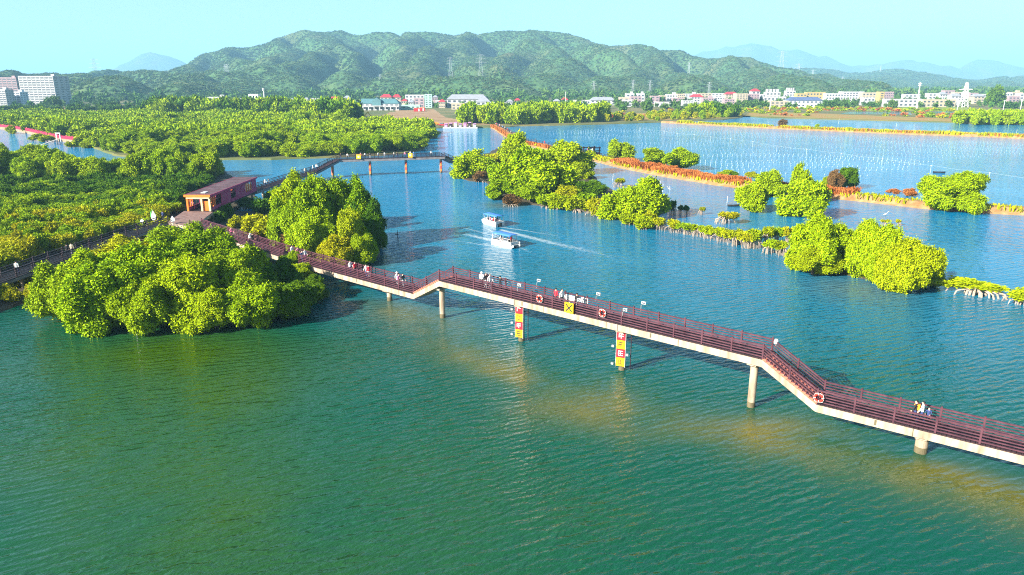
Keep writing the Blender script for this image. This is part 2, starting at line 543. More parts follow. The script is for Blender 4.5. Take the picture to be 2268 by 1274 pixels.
# mangrove flat on the left between the two boardwalks and the channel
FLAT = [P(*q) for q in ((-330, 352), (0, 350), (110, 362), (200, 376), (260, 382), (330, 372), (420, 372), (485, 376), (520, 395), (545, 405), (560, 440), (480, 490), (392, 497), (300, 540), (200, 590), (90, 655), (0, 690), (-250, 740))]
slab("mud_flat", FLAT, 0.25, M_MUD, 4)
slab("mud_bank", [P(*q) for q in ((125, 690), (180, 708), (300, 716), (420, 712), (560, 696), (660, 676), (710, 650), (700, 610), (560, 560), (430, 512), (330, 520), (180, 600), (60, 680))], 0.1, M_MUD, 5)
slab("mud_bank", [P(*q) for q in ((470, 500), (560, 545), (680, 585), (780, 590), (835, 570), (830, 535), (760, 495), (650, 470), (520, 470))], 0.22, M_MUD, 6)
slab("islet", [P(*q) for q in ((1000, 385), (1040, 402), (1080, 405), (1085, 430), (1130, 448), (1230, 458), (1330, 475), (1420, 500), (1452, 498), (1470, 470), (1400, 440), (1330, 410), (1310, 385), (1270, 370), (1180, 345), (1100, 330), (1070, 345))], 0.22, M_MUD, 7)
slab("islet", [P(*q) for q in ((1775, 585), (1815, 596), (1900, 612), (2000, 634), (2050, 628), (2045, 610), (1960, 580), (1860, 560), (1780, 560))], 0.2, M_MUD, 8, rough=0.5)

def dyke(name, path, width, z, seed, m=M_BANK):
    "earth dyke: crown, sloping sides, uneven edge"
    c = []
    for a, b in zip(path[:-1], path[1:]):
        k = max(1, int((b - a).length / 1.5))
        c += [a.lerp(b, j / k) for j in range(k)]
    c.append(path[-1])
    n = len(c)
    A = np.array([(p.x, p.y) for p in c])
    t = np.gradient(A, axis=0); t /= np.linalg.norm(t, axis=1)[:, None]
    nn = np.stack([-t[:, 1], t[:, 0]], 1)
    prof = [(-1.0, -0.5), (-0.62, 0.25), (-0.42, 0.92), (-0.1, 1.0), (0.2, 0.97), (0.45, 0.85), (0.66, 0.2), (1.0, -0.5)]
    V = []
    for k, (o_, h_) in enumerate(prof):
        q = A + nn * (width * o_)
        q += 0.35 * np.stack([fbm(A[:, 0] / 3, A[:, 1] / 3 + k * 9, seed + k, 3), fbm(A[:, 0] / 3 + 30, A[:, 1] / 3 + k * 5, seed + k, 3)], 1)
        zz = np.where(h_ < 0, h_, h_ * z) + (0.14 * fbm(A[:, 0] / 2.5 + k * 3, A[:, 1] / 2.5, seed + 40, 3) if h_ > 0 else 0)
        V.append(np.column_stack([q, np.broadcast_to(zz, (n,))]))
    V = np.concatenate(V)
    F = []
    for k in range(len(prof) - 1):
        for i in range(n - 1):
            F.append((k * n + i, k * n + i + 1, (k + 1) * n + i + 1, (k + 1) * n + i))
    me = np_mesh(name, V, np.array(F)[:, ::-1], m, smooth=True)
    return tag(link(name, me), kind="structure"), A, nn
DK1 = [P(*q) for q in ((1094, 281), (1112, 290), (1132, 303), (1160, 318), (1225, 331), (1300, 347), (1330, 356), (1400, 373), (1500, 392), (1600, 408), (1700, 421), (1830, 434), (1950, 447), (2060, 459), (2180, 467), (2268, 472), (2500, 486))]
_, D1A, D1N = dyke("dyke", DK1, 4.6, 1.25, 11)
DK2 = [P(*q) for q in ((1470, 272), (1640, 281), (1760, 287), (1860, 291), (1950, 295), (2060, 299), (2180, 303), (2268, 307), (2500, 315))]
_, D2A, D2N = dyke("dyke", DK2, 4.2, 1.2, 15)

def pond(name, pts, z=0.58):
    me = bpy.data.meshes.new(name)
    v = [P(*q) for q in pts]
    me.from_pydata([(p.x, p.y, z) for p in v], [], [tuple(range(len(v)))])
    if me.polygons[0].normal.z < 0: me.flip_normals()
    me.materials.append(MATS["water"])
    return tag(link(name, me), kind="structure")
pond("pond", ((1860, 254), (2020, 256), (2015, 250), (1880, 249)))
pond("pond", ((2060, 252), (2260, 254), (2250, 248), (2080, 248)))
pond("pond", ((2140, 266), (2262, 268), (2255, 261), (2160, 260)))
def patch(name, pts, m, z=0.57):
    v = [P(*q) for q in pts]
    c = sum(v, Vector()) / len(v)
    out = []
    for i in range(len(v)):
        for j in range(8):
            q = v[i].lerp(v[(i + 1) % len(v)], j / 8)
            s = 1 + 0.10 * fbm(np.array([q.x / 11.0]), np.array([q.y / 11.0]), 3, 3)[0]
            out.append((c.x + (q.x - c.x) * s, c.y + (q.y - c.y) * s, z))
    me = bpy.data.meshes.new(name)
    me.from_pydata(out, [], [tuple(range(len(out)))])
    if me.polygons[0].normal.z < 0: me.flip_normals()
    me.materials.append(m)
    return tag(link(name, me), kind="structure")
M_DIRT = mat("bare_dirt", (0.20, 0.12, 0.06), 0.95, 0.3, 0.05, col2=(0.30, 0.19, 0.10))
M_RUST = mat("dry_marsh", (0.30, 0.14, 0.04), 0.95, 0.3, 0.06, col2=(0.20, 0.19, 0.04))
patch("bare_ground", ((835, 262), (880, 245), (960, 243), (985, 262), (1090, 279), (1000, 281), (860, 275)), M_DIRT)
patch("bare_ground", ((60, 250), (330, 245), (360, 240), (200, 238), (80, 243)), M_DIRT)
patch("marsh", ((1640, 258), (1700, 261), (1950, 267), (2268, 276), (2268, 270), (2050, 262), (1830, 254), (1690, 249)), M_RUST)
patch("marsh", ((1330, 270), (1480, 268), (1600, 263), (1560, 250), (1400, 252)), M_RUST)
M_FIELD = mat("field_grass", (0.13, 0.19, 0.02), 0.95, 0.3, 0.03, col2=(0.22, 0.24, 0.04))
patch("field", ((1920, 247), (2160, 247), (2140, 238), (1930, 238)), M_FIELD)

# ------------------------------------------------------------------ hills: crests and spurs
def ridge_pt(px, py, d):
    p = P(px, 300)
    s = d / p.y
    x = p.x * s * 1.0
    # bearing at that row
    u = (px - 1134.0) / FPX
    v = (637.0 - py) / FPX
    dy = CP + v * SP
    t = d / dy
    return Vector((u * t, d, CAM_H + (-SP + v * CP) * t))
def heightfield(name, ridges, x0, x1, y0, y1, st, slope, seed, m, amp=10, foot=0.55):
    xs, ys = np.arange(x0, x1 + st, st), np.arange(y0, y1 + st, st)
    X, Y = np.meshgrid(xs, ys)
    wx = X + 45 * fbm(X / 230, Y / 230, seed, 3); wy = Y + 45 * fbm(X / 260 + 9, Y / 260, seed + 5, 3)
    Z = np.full(X.shape, -40.0)
    for rd in ridges:
        sl = slope * (1.3 if rd is ridges[0] else 1.0)
        for a, b in zip(rd[:-1], rd[1:]):
            l2 = (b.x - a.x) ** 2 + (b.y - a.y) ** 2
            t = np.clip(((wx - a.x) * (b.x - a.x) + (wy - a.y) * (b.y - a.y)) / l2, 0, 1)
            d = np.hypot(wx - a.x - t * (b.x - a.x), wy - a.y - t * (b.y - a.y))
            h = a.z + t * (b.z - a.z) - sl * np.sqrt(d * d + 30 ** 2) + sl * 30
            # flatten towards the foot
            h = np.where(h < 40, 40 - (40 - h) * 0.55, h)
            Z = np.maximum(Z, h)
    Z = Z + amp * fbm(X / 120, Y / 120, seed + 9, 4) * np.clip((Z + 10) / 60, 0.15, 1)
    V = np.stack([X.ravel(), Y.ravel(), Z.ravel()], 1)
    nx, ny = len(xs), len(ys)
    i = (np.arange(ny - 1)[:, None] * nx + np.arange(nx - 1)[None, :]).ravel()
    F = np.stack([i, i + 1, i + nx + 1, i + nx], 1)
    keep = Z.ravel()[F].max(1) > 0.3
    F = F[keep]
    me = np_mesh(name, V, F, m, smooth=True)
    o = tag(link(name, me), kind="structure")
    return o, V, F
M_HILL = mat("hill_floor", (0.016, 0.056, 0.016), 1.0, 0.3, 0.09, 5.0, 0.07, col2=(0.065, 0.125, 0.032), detail=6)
_n, _l = M_HILL.node_tree.nodes, M_HILL.node_tree.links
_g = _n.new("ShaderNodeNewGeometry"); _t = _n.new("ShaderNodeTexNoise"); _t.inputs["Scale"].default_value = 0.006; _t.inputs["Detail"].default_value = 5
_l.new(_g.outputs["Position"], _t.inputs["Vector"])
_r = _n.new("ShaderNodeMapRange"); _r.inputs[1].default_value = 0.5; _r.inputs[2].default_value = 0.75; _r.inputs[4].default_value = 0.75
_l.new(_t.outputs["Fac"], _r.inputs[0])
_m = _n.new("ShaderNodeMix"); _m.data_type = 'RGBA'; _m.inputs[7].default_value = (0.12, 0.10, 0.035, 1)
_b = _n["Principled BSDF"]; _old = _b.inputs["Base Color"].links[0].from_socket
_l.new(_r.outputs[0], _m.inputs[0]); _l.new(_old, _m.inputs[6]); _l.new(_m.outputs[2], _b.inputs["Base Color"])
crest_px = [(-80, 178), (60, 168), (150, 164), (300, 156), (390, 141), (450, 114), (490, 106), (545, 104), (600, 92), (640, 81), (715, 66), (750, 74), (800, 72), (880, 76), (930, 73), (985, 78), (1040, 71), (1080, 76), (1130, 65), (1200, 61), (1260, 73), (1310, 93), (1370, 106), (1420, 108), (1465, 103), (1510, 111), (1560, 122), (1600, 125), (1650, 125), (1690, 130), (1730, 148), (1790, 165), (1860, 182)]
def crest_d(px): return 2350 + 260 * math.sin((px - 300) / 400.0) - max(0, (500 - px)) * 1.6
crest = [ridge_pt(x, y, crest_d(x)) for x, y in crest_px]
ridges = [crest]
rg = random.Random(3)
def spur(px, py, d, path):
    ridges.append([ridge_pt(px, py, d)] + [ridge_pt(*q) for q in path])
spur(490, 106, crest_d(490), ((520, 128, 1950), (560, 150, 1700), (600, 185, 1450)))
spur(640, 81, crest_d(640), ((650, 105, 2150), (600, 125, 1950), (560, 135, 1800)))
spur(715, 66, crest_d(715), ((745, 95, 2250), (790, 125, 1950), (800, 150, 1700), (770, 185, 1450)))
spur(745, 95, 2250, ((690, 118, 1900), (640, 140, 1650), (620, 180, 1420)))
spur(880, 76, crest_d(880), ((905, 100, 2250), (930, 128, 1950), (915, 150, 1700), (880, 182, 1450)))
spur(1040, 71, crest_d(1040), ((1030, 95, 2300), (1060, 118, 2050), (1075, 150, 1750), (1060, 178, 1500)))
spur(1030, 95, 2300, ((980, 120, 1950), (950, 145, 1700), (970, 178, 1450)))
spur(1200, 61, crest_d(1200), ((1190, 90, 2300), (1230, 120, 2000), (1260, 150, 1700), (1240, 182, 1450)))
spur(1190, 90, 2300, ((1140, 120, 1950), (1130, 150, 1700), (1150, 180, 1450)))
spur(1310, 93, crest_d(1310), ((1330, 118, 2100), (1390, 145, 1800), (1400, 178, 1500)))
spur(1465, 103, crest_d(1465), ((1460, 130, 2050), (1500, 150, 1750), (1540, 178, 1450)))
spur(1460, 130, 2050, ((1400, 160, 1700), (1350, 182, 1450)))
spur(1650, 125, crest_d(1650), ((1640, 148, 2000), (1680, 165, 1700), (1740, 190, 1400)))
spur(300, 156, crest_d(300), ((330, 165, 1600), (420, 178, 1350), (440, 205, 1150)))
spur(390, 141, crest_d(390), ((430, 155, 1800), (500, 172, 1500), (520, 195, 1300)))
spur(150, 164, crest_d(150), ((200, 178, 1400), (260, 200, 1150)))
spur(1000, 182, 1330, ((1080, 178, 1300), (1130, 196, 1250)))
spur(1790, 165, 2300, ((1860, 180, 1900), (1900, 198, 1500)))
hill, HV, HF = heightfield("hill", ridges, -1750, 1250, 1020, 2900, 12, 1.08, 21, M_HILL, 13)
back = [[ridge_pt(*q) for q in ((1600, 178, 4300), (1740, 162, 4200), (1800, 156, 4100), (1850, 152, 4100), (1900, 164, 4000), (1955, 157, 3900), (2030, 159, 3900), (2080, 170, 4000), (2150, 184, 4000), (2200, 180, 4100), (2268, 164, 4200), (2400, 150, 4300))],
        [ridge_pt(*q) for q in ((1955, 157, 3900), (1900, 172, 3400), (1860, 190, 2900))], [ridge_pt(*q) for q in ((2030, 159, 3900), (1990, 172, 3400), (1960, 190, 2900))],
        [ridge_pt(*q) for q in ((2080, 170, 4000), (2120, 184, 3400), (2100, 194, 2900))], [ridge_pt(*q) for q in ((2268, 164, 4200), (2230, 180, 3500), (2200, 194, 2900))],
        [ridge_pt(*q) for q in ((-300, 168, 3900), (-60, 160, 3900), (0, 165, 3900), (40, 178, 3800))]]
hill2, HV2, HF2 = heightfield("hill", back, -3300, 4200, 2600, 4700, 36, 0.5, 31, M_HILL, 14)
far = [[ridge_pt(*q) for q in ((1440, 150, 9000), (1540, 118, 9000), (1600, 101, 9000), (1650, 94, 9000), (1700, 104, 9000), (1770, 111, 9000), (1830, 126, 9000), (1890, 146, 9000), (1950, 141, 9000), (2010, 131, 9000), (2080, 143, 9000), (2130, 150, 9200), (2180, 131, 9400), (2230, 140, 9400), (2268, 155, 9400), (2450, 150, 9400))],
       [ridge_pt(*q) for q in ((240, 160, 7500), (300, 142, 7500), (325, 122, 7500), (342, 117, 7500), (365, 126, 7500), (400, 140, 7500), (480, 165, 7500))]]
mountain, _, _ = heightfield("mountain", far, -5200, 8300, 6700, 9900, 90, 0.55, 41, M_HILL, 20)
# ------------------------------------------------------------------ foliage
def rand_dirs(rg, n):
    v = rg.normal(size=(n, 3)); return v / np.linalg.norm(v, axis=1)[:, None]
def norm(v): return v / (np.linalg.norm(v, axis=1)[:, None] + 1e-9)
def crown_mesh(name, seed, Rxy, Rz, nblob, nspray, leaf, spray, per=6, zlow=-0.75, droop=0.5, brad=(0.30, 0.46), mat_=None, top=0.0):
    "leaf sprays on the skin of many uneven lobes; centre of the crown at the origin"
    rg = np.random.default_rng(seed)
    big = max(5, nblob // 4)
    d = rand_dirs(rg, big * 4)
    d = d[d[:, 2] > zlow][:big]
    sc = np.array([Rxy, Rxy, Rz])
    Cb = d * sc * rg.uniform(0.30, 0.66, (len(d), 1))
    Cb[:, 2] += top * Rz
    rb = rg.uniform(0.26, 0.44, len(d)) * (Rxy + Rz) / 2
    # smaller lobes sit on the larger ones
    e = rand_dirs(rg, nblob * 3)
    par = rg.integers(0, len(Cb), len(e))
    C = Cb[par] + e * rb[par][:, None] * np.array([1.0, 1.0, 0.9])
    q_ = np.sum((C / sc) ** 2, 1)
    C = C[(q_ < 0.95) & (C[:, 2] > zlow * Rz * 0.95)][:int(nblob * 1.6)]
    C = np.concatenate([Cb, C])
    br = rg.uniform(brad[0], brad[1], len(C)) * (Rxy + Rz) / 2 * 0.52
    br[:len(Cb)] = rb * 0.74
    lift = rg.uniform(0.62, 1.30, (len(C), 3)); 
    bt = rg.uniform(0.0, 1.0, len(C))
    w_ = br ** 2 / np.sum(br ** 2)
    bi = rg.choice(len(C), int(nspray * 2.6), p=w_)
    dd = rand_dirs(rg, len(bi))
    p = C[bi] + dd * br[bi, None] * lift[bi] * rg.uniform(0.80, 1.06, (len(bi), 1))
    stray = rg.random(len(bi)) < 0.22
    p = np.where(stray[:, None], C[bi] + (p - C[bi]) * rg.uniform(1.02, 1.45, (len(bi), 1)), p)
    # keep only what is not buried in other lobes
    keep = np.ones(len(p), bool)
    for j in range(len(C)):
        q = (p - C[j]) / (br[j] * lift[j])
        keep &= (bi == j) | (np.sum(q * q, 1) > 0.74)
    p, dd, bi = p[keep][:nspray], dd[keep][:nspray], bi[keep][:nspray]
    n = len(p)
    out = norm(dd + 0.25 * norm(p) + 0.24 * rg.normal(size=(n, 3)))
    ax = norm(out * 0.8 + np.array([0, 0, -droop]) + 0.32 * rg.normal(size=(n, 3)))     # twig direction
    side = norm(np.cross(ax, out + 0.2 * rg.normal(size=(n, 3))))
    nrm = norm(np.cross(side, ax))
    flip = np.sum(nrm * out, 1) < 0
    nrm[flip] *= -1
    Vs, ts = [], []
    base_t = np.clip(0.30 * bt[bi] + 0.25 + rg.normal(size=n) * 0.13, 0, 1)
    for j in range(per):
        f = (j + 0.5) / per
        s_ = (-1) ** j
        o_ = p + ax * (spray * (f - 0.5))[..., None] if np.ndim(f) else p + ax * (spray * (f - 0.5))
        o_ = o_ + 0.10 * spray * rg.normal(size=(n, 3))
        ld = norm(side * s_ * 0.9 + ax * 0.7 + 0.35 * rg.normal(size=(n, 3)))
        lw = norm(np.cross(ld, nrm + 0.34 * rg.normal(size=(n, 3))))
        L_ = leaf * rg.uniform(0.7, 1.3, (n, 1)); W_ = L_ * 0.30
        a = o_; b = o_ + ld * L_ * 0.5 + lw * W_; c = o_ + ld * L_; e = o_ + ld * L_ * 0.5 - lw * W_
        Vs.append(np.stack([a, b, c, e], 1)); ts.append(np.clip(base_t + rg.normal(size=n) * 0.15, 0, 1))
    V = np.concatenate(Vs).reshape(-1, 3)
    F = np.arange(len(V)).reshape(-1, 4)
    rad = np.percentile(np.hypot(V[:, 0], V[:, 1]), 98.5)
    z0, z1 = np.percentile(V[:, 2], 0.7), np.percentile(V[:, 2], 99.6)
    V[:, :2] *= Rxy / rad
    V[:, 2] = (V[:, 2] - (z0 + z1) / 2) * (2 * Rz / (z1 - z0))
    return np_mesh(name, V, F, mat_ or MATS["leaf_mid"], np.concatenate(ts))

def trunk_mesh(name, seed, h, spread, r0, nl=6, roots=0, m=None):
    rg = random.Random(seed)
    b = MB()
    b.tube([(0, 0, -0.4), (0.08 * h * rg.uniform(-1, 1), 0.05 * h, h * 0.35), (0.1 * h * rg.uniform(-1, 1), 0.06 * h * rg.uniform(-1, 1), h)], [r0 * 1.3, r0, r0 * 0.35], 7)
    for i in range(nl):
        a = 2 * math.pi * (i + rg.random() * 0.6) / nl
        z0 = h * rg.uniform(0.12, 0.5)
        e = Vector((math.cos(a) * spread * rg.uniform(.6, 1), math.sin(a) * spread * rg.uniform(.6, 1), h * rg.uniform(0.6, 1.0)))
        mid = Vector((e.x * 0.45, e.y * 0.45, z0 + (e.z - z0) * 0.6))
        b.tube([(0, 0, z0), mid, e], [r0 * 0.6, r0 * 0.4, r0 * 0.12], 5)
    for i in range(roots):
        a = rg.uniform(0, 6.28); rr = spread * rg.uniform(0.3, 1.05)
        b.tube([(0.3 * rr * math.cos(a), 0.3 * rr * math.sin(a), h * rg.uniform(.5, .8)), (0.85 * rr * math.cos(a), 0.85 * rr * math.sin(a), h * .35), (rr * math.cos(a), rr * math.sin(a), -0.4)], [0.05, 0.045, 0.035], 4)
    return b.mesh(name, m or M_BARK)

# prototypes are modelled one metre in radius by their real size below: (crown mesh, Rxy, Rz)
NEAR = [(crown_mesh("crown_near", 100 + i, 4.2, 3.4, 46, 11500, 0.235, 0.62, 6, -0.8, 0.75), 4.2, 3.4) for i in range(5)]
MIDT = [(crown_mesh("crown_mid", 200 + i, 3.6, 3.0, 32, 3600, 0.36, 0.78, 5, -0.8, 0.5), 3.6, 3.0) for i in range(6)]
FART = [(crown_mesh("crown_far", 300 + i, 3.4, 2.8, 18, 700, 0.80, 1.2, 4, -0.6, 0.3), 3.4, 2.8) for i in range(5)]
SHRUB = [(crown_mesh("crown_shrub", 400 + i, 1.7, 1.2, 16, 800, 0.25, 0.45, 5, -0.5, 0.15, (0.34, 0.52)), 1.7, 1.2) for i in range(5)]
LOWM = [(crown_mesh("crown_low", 500 + i, 1.6, 0.9, 14, 420, 0.28, 0.42, 5, -0.3, 0.0, (0.30, 0.5)), 1.6, 0.9) for i in range(4)]
TRUNK = [trunk_mesh("trunk", 10 + i, 5.0, 2.6, 0.20) for i in range(4)]
STEMS = [trunk_mesh("stems", 20 + i, 1.6, 0.9, 0.06, 5, 0) for i in range(3)]
ROOTS = [trunk_mesh("roots", 30 + i, 1.0, 1.3, 0.07, 5, 22, M_ROOT) for i in range(3)]

TN = [0]
def tree(pos, h, wid, proto, leaf, label=None, cat="tree", group=None, name="mangrove_tree", low=0.12, trunks=None, kr=None, wide2=None):
    "one tree: crown from low*h to h, wid metres across, trunk with limbs below"
    TN[0] += 1
    rg = random.Random(TN[0] * 7 + 1)
    me, Rxy, Rz = proto if not isinstance(proto, list) else rg.choice(proto)
    root = empty(name, pos, label, cat, group, rg.uniform(0, 6.28) if wide2 is None else wide2[1])
    zc, rz = (h + low * h) / 2, (h - low * h) / 2
    c = link("crown", me, root, (0, 0, zc))
    wy = wid if wide2 is None else wide2[0]
    c.scale = (wid / 2 / Rxy / 0.96, wy / 2 / Rxy / 0.96, rz / Rz / 0.96)
    c.material_slots[0].link = 'OBJECT'
    c.material_slots[0].material = MATS[leaf]
    tm = rg.choice(trunks or TRUNK)
    t = link("trunk" if not trunks or trunks is TRUNK else ("stems" if trunks is STEMS else "roots"), tm, root)
    th = 5.0 if (not trunks or trunks is TRUNK) else (1.6 if trunks is STEMS else 1.0)
    tw = 2.6 if (not trunks or trunks is TRUNK) else (0.9 if trunks is STEMS else 1.3)
    hh = h * 0.8 if trunks is not ROOTS else max(0.5, low * h * 2.0)
    t.scale = (wid * 0.32 / tw, wy * 0.32 / tw, hh / th) if trunks is not ROOTS else (wid * 0.46 / tw, wy * 0.46 / tw, hh / th)
    return root
def tree_px(bx, by, ty, wpx, proto, leaf, label, **k):
    p = P(bx, by, 0.15)
    return tree(p, HGT(p, ty) - 0.15, wpx * MPP(p), proto, leaf, label, **k)

# ---- big dense clump on the near mud bank
G1 = "mangrove trees of the dense clump on the near mud bank"
near_trees = [(b_, f_, t_, int(w_ * (1.22 if f_ > 690 else 1.1)), l_) for b_, f_, t_, w_, l_ in [  # foot x, foot y, top y, width
    (168, 695, 590, 130, "leaf_mid"), (205, 665, 562, 160, "leaf_bright"), (250, 712, 590, 150, "leaf_bright"), (330, 690, 548, 180, "leaf_bright"),
    (290, 625, 536, 150, "leaf_olive"), (390, 600, 506, 150, "leaf_mid"), (420, 705, 570, 150, "leaf_bright"), (455, 640, 522, 150, "leaf_mid"),
    (540, 670, 556, 140, "leaf_mid"), (490, 600, 524, 90, "leaf_bright"), (600, 655, 578, 120, "leaf_dark"),
    (560, 705, 610, 130, "leaf_mid"), (640, 692, 628, 100, "leaf_dark"), (695, 662, 615, 70, "leaf_dark"), (140, 662, 600, 80, "leaf_olive"), (345, 715, 620, 130, "leaf_mid"), (480, 718, 640, 120, "leaf_mid"), (200, 712, 640, 90, "leaf_mid"), (85, 668, 630, 50, "leaf_olive")]]
ORD = "first second third fourth fifth sixth seventh eighth ninth tenth eleventh twelfth thirteenth fourteenth fifteenth".split()
def ranked(trees, f1, f2, what):
    "front, middle and back rank by foot position, counted from the left"
    rk = {}
    for t in sorted(trees):
        r_ = "front" if t[1] >= f1 else ("middle" if t[1] >= f2 else "back")
        rk.setdefault(r_, []).append(t)
    for r_, ts in rk.items():
        for i, t in enumerate(ts):
            yield t, "%s in its %s rank, %s from the left" % (what, r_, ORD[i])
for (bx, by, ty, wp, lf), lb in ranked(near_trees, 690, 640, "feathery green mangrove of the near clump"):
    tree_px(bx, by + (5 if by > 690 else 0), ty, wp, NEAR, lf, lb, group=G1, low=0.0)
tree_px(245, 722, 640, 75, NEAR, "leaf_yellow", "yellow-green mangrove hanging over the water at the near clump's front", low=0.05)
tree_px(648, 612, 560, 50, NEAR, "leaf_bright", "small pale green mangrove poking up against the front walkway railing", low=0.05)
tree_px(665, 625, 585, 70, NEAR, "leaf_bright", "low bright mangrove under the walkway's cream beam", low=0.05)
# ---- clump inside the fork of the walkways
G2 = "mangrove trees inside the fork of the walkways"
FORK = []
for bx, by, ty, wp, lf in [(672, 520, 392, 110, "leaf_bright"), (715, 545, 402, 130, "leaf_mid"), (650, 550, 440, 100, "leaf_mid"), (785, 540, 405, 110, "leaf_mid"), (815, 545, 440, 90, "leaf_dark"),
                           (705, 575, 470, 120, "leaf_bright"), (740, 500, 420, 110, "leaf_mid"), (820, 570, 485, 70, "leaf_dark")]:
    FORK.append((bx, by, ty, wp, lf))
for (bx, by, ty, wp, lf), lb in ranked(FORK, 560, 540, "tall rounded mangrove inside the walkway fork"):
    tree_px(bx, by, ty, wp, NEAR, lf, lb, group=G2, low=0.02)
tree_px(780, 578, 470, 80, NEAR, "leaf_yellow", "yellowing mangrove at the water end of the fork clump", low=0.05)
tree_px(745, 590, 525, 90, NEAR, "leaf_olive", "olive mangrove leaning over the far railing of the front walkway", low=0.05)
tree_px(810, 585, 520, 70, NEAR, "leaf_yellow", "golden mangrove at the tip of the fork clump", low=0.05)
for i, (bx, by, ty, wp, lf) in enumerate([(560, 520, 478, 70, "leaf_olive"), (600, 540, 487, 70, "leaf_olive"), (530, 505, 480, 50, "leaf_olive"), (620, 515, 465, 60, "leaf_mid"), (500, 482, 455, 40, "leaf_dark"), (590, 470, 440, 60, "leaf_dark"), (540, 460, 440, 50, "leaf_dark"), (645, 565, 520, 60, "leaf_brown"), (690, 580, 545, 60, "leaf_brown"), (575, 545, 515, 50, "leaf_brown"), (480, 492, 470, 40, "leaf_dark"), (615, 450, 420, 50, "leaf_dark")]):
    tree_px(bx, by, ty, wp, SHRUB, lf, "low %s mangrove bush in the fork between pavilion and front walkway" % {"leaf_olive": "olive", "leaf_mid": "green", "leaf_dark": "dark-leaved", "leaf_brown": "brown dry"}[lf], cat="bush", group="bushes in the walkway fork", name="mangrove_bush", low=0.05, trunks=STEMS)

# ---- right-hand islet
for bx, by, ty, wp, lf, lb in [
    (1037, 392, 337, 84, "leaf_bright", "round bushy mangrove at the islet's left tip beside the far walkway"),
    (1140, 372, 298, 82, "leaf_bright", "tallest mangrove at the back of the islet"),
    (1120, 428, 365, 90, "leaf_mid", "mangrove at the front left of the islet cluster"),
    (1165, 432, 330, 110, "leaf_bright", "broad tall mangrove at the middle of the islet cluster"),
    (1200, 385, 332, 90, "leaf_mid", "mangrove behind the middle of the islet cluster"),
    (1255, 385, 318, 105, "leaf_bright", "tall dome mangrove at the islet's back right by the dyke sluice"),
    (1225, 438, 355, 115, "leaf_bright", "wide mangrove in front of the dome tree on the islet"),
    (1108, 440, 400, 70, "leaf_bright", "low mangrove over the water at the islet's lower left"),
    (1175, 447, 410, 70, "leaf_mid", "low mangrove on the islet's front shore"),
    (1288, 396, 362, 52, "leaf_yellow", "golden rounded mangrove bush behind the islet's right side"),
    (1300, 442, 404, 80, "leaf_dark", "dark low canopy mangrove on the islet's right"),
    (1262, 450, 415, 70, "leaf_olive", "olive mangrove on the islet's front right"),
    (1368, 482, 420, 92, "leaf_bright", "leafy mangrove left of the islet's last tall tree"),
    (1435, 482, 399, 92, "leaf_bright", "last tall mangrove at the islet's right end"),
    (1400, 460, 428, 60, "leaf_mid", "mangrove between the last two trees of the islet")]:
    tree_px(bx, by, ty, wp, MIDT, lf, lb, low=0.05, group="mangrove trees on the islet")
for bx, by, ty, wp, lf in [(1065, 402, 380, 34, "leaf_brown"), (1090, 362, 342, 50, "leaf_olive"), (1075, 372, 350, 45, "leaf_mid"), (1110, 358, 342, 60, "leaf_olive"), (1130, 455, 432, 45, "leaf_brown"), (1210, 458, 430, 50, "leaf_mid"), (1240, 462, 432, 50, "leaf_yellow"), (1275, 468, 436, 50, "leaf_yellow"), (1310, 474, 440, 50, "leaf_olive"), (1335, 480, 445, 46, "leaf_brown"), (1345, 470, 435, 50, "leaf_olive"), (1395, 496, 470, 45, "leaf_yellow"), (1428, 505, 478, 45, "leaf_yellow"), (1440, 500, 470, 40, "leaf_olive"), (1290, 452, 425, 60, "leaf_mid")]:
    tree_px(bx, by, ty, wp, SHRUB, lf, "%s shore bush fringing the islet of tall mangroves" % {"leaf_brown": "brown", "leaf_olive": "olive", "leaf_mid": "green", "leaf_yellow": "yellow-green"}[lf], cat="bush", group="bushes fringing the islet", name="mangrove_bush", low=0.10, trunks=ROOTS)
# ---- row of stilt-rooted bushes on the drowned bank
row = [(1462, 508, 482, 34), (1490, 512, 489, 46), (1516, 517, 493, 40), (1545, 522, 499, 44), (1568, 527, 500, 38), (1592, 533, 503, 46), (1622, 540, 507, 48), (1650, 546, 510, 46), (1672, 548, 508, 40), (1695, 541, 503, 36), (1720, 536, 503, 34), (1745, 538, 503, 40), (1706, 560, 530, 42), (1733, 564, 535, 40), (1640, 535, 515, 30)]
for k_, (bx, by, ty, wp) in enumerate(sorted(row)):
    tree_px(bx, by, ty, wp, LOWM, random.choice(["leaf_yellow", "leaf_olive", "leaf_olive", "leaf_bright"]), "low stilt-rooted bush in the drowned bank's row, %s from the islet" % ORD[k_], cat="bush", group="stilt-rooted bushes in a row", name="mangrove_bush", low=0.42, trunks=ROOTS)
for bx, by, ty, wp, lb in [(1606, 493, 470, 56, "lone low mangrove clump in open water above the bush row"), (1370, 413, 396, 34, "small lone mangrove between islet and dyke"), (1553, 474, 459, 18, "tiny mangrove seedling standing in open water"), (1960, 496, 486, 20, "small leafy stump with a white egret on it"), (1990, 498, 486, 14, "small leafy stump right of the egret's stump"), (1487, 474, 445, 30, "thin dark mangrove sapling right of the islet's last tree"), (1508, 472, 455, 16, "spindly dark sapling, nearer to the islet of the two"), (1520, 474, 455, 16, "spindly dark sapling, farther from the islet of the two")]:
    tree_px(bx, by, ty, wp, LOWM, "leaf_dark" if "dark" in lb else "leaf_olive", lb, cat="bush", name="mangrove_bush", low=0.42, trunks=ROOTS)
p = P(2160, 652, 0.1)
tree(p, 1.9, 9.0, LOWM, "leaf_yellow", "long low yellow-green mangrove hedge with bare stilt roots at the right", "bush", name="mangrove_hedge", low=0.35, trunks=ROOTS, wide2=(3.2, R(-30)))
p = P(2262, 672, 0.1)
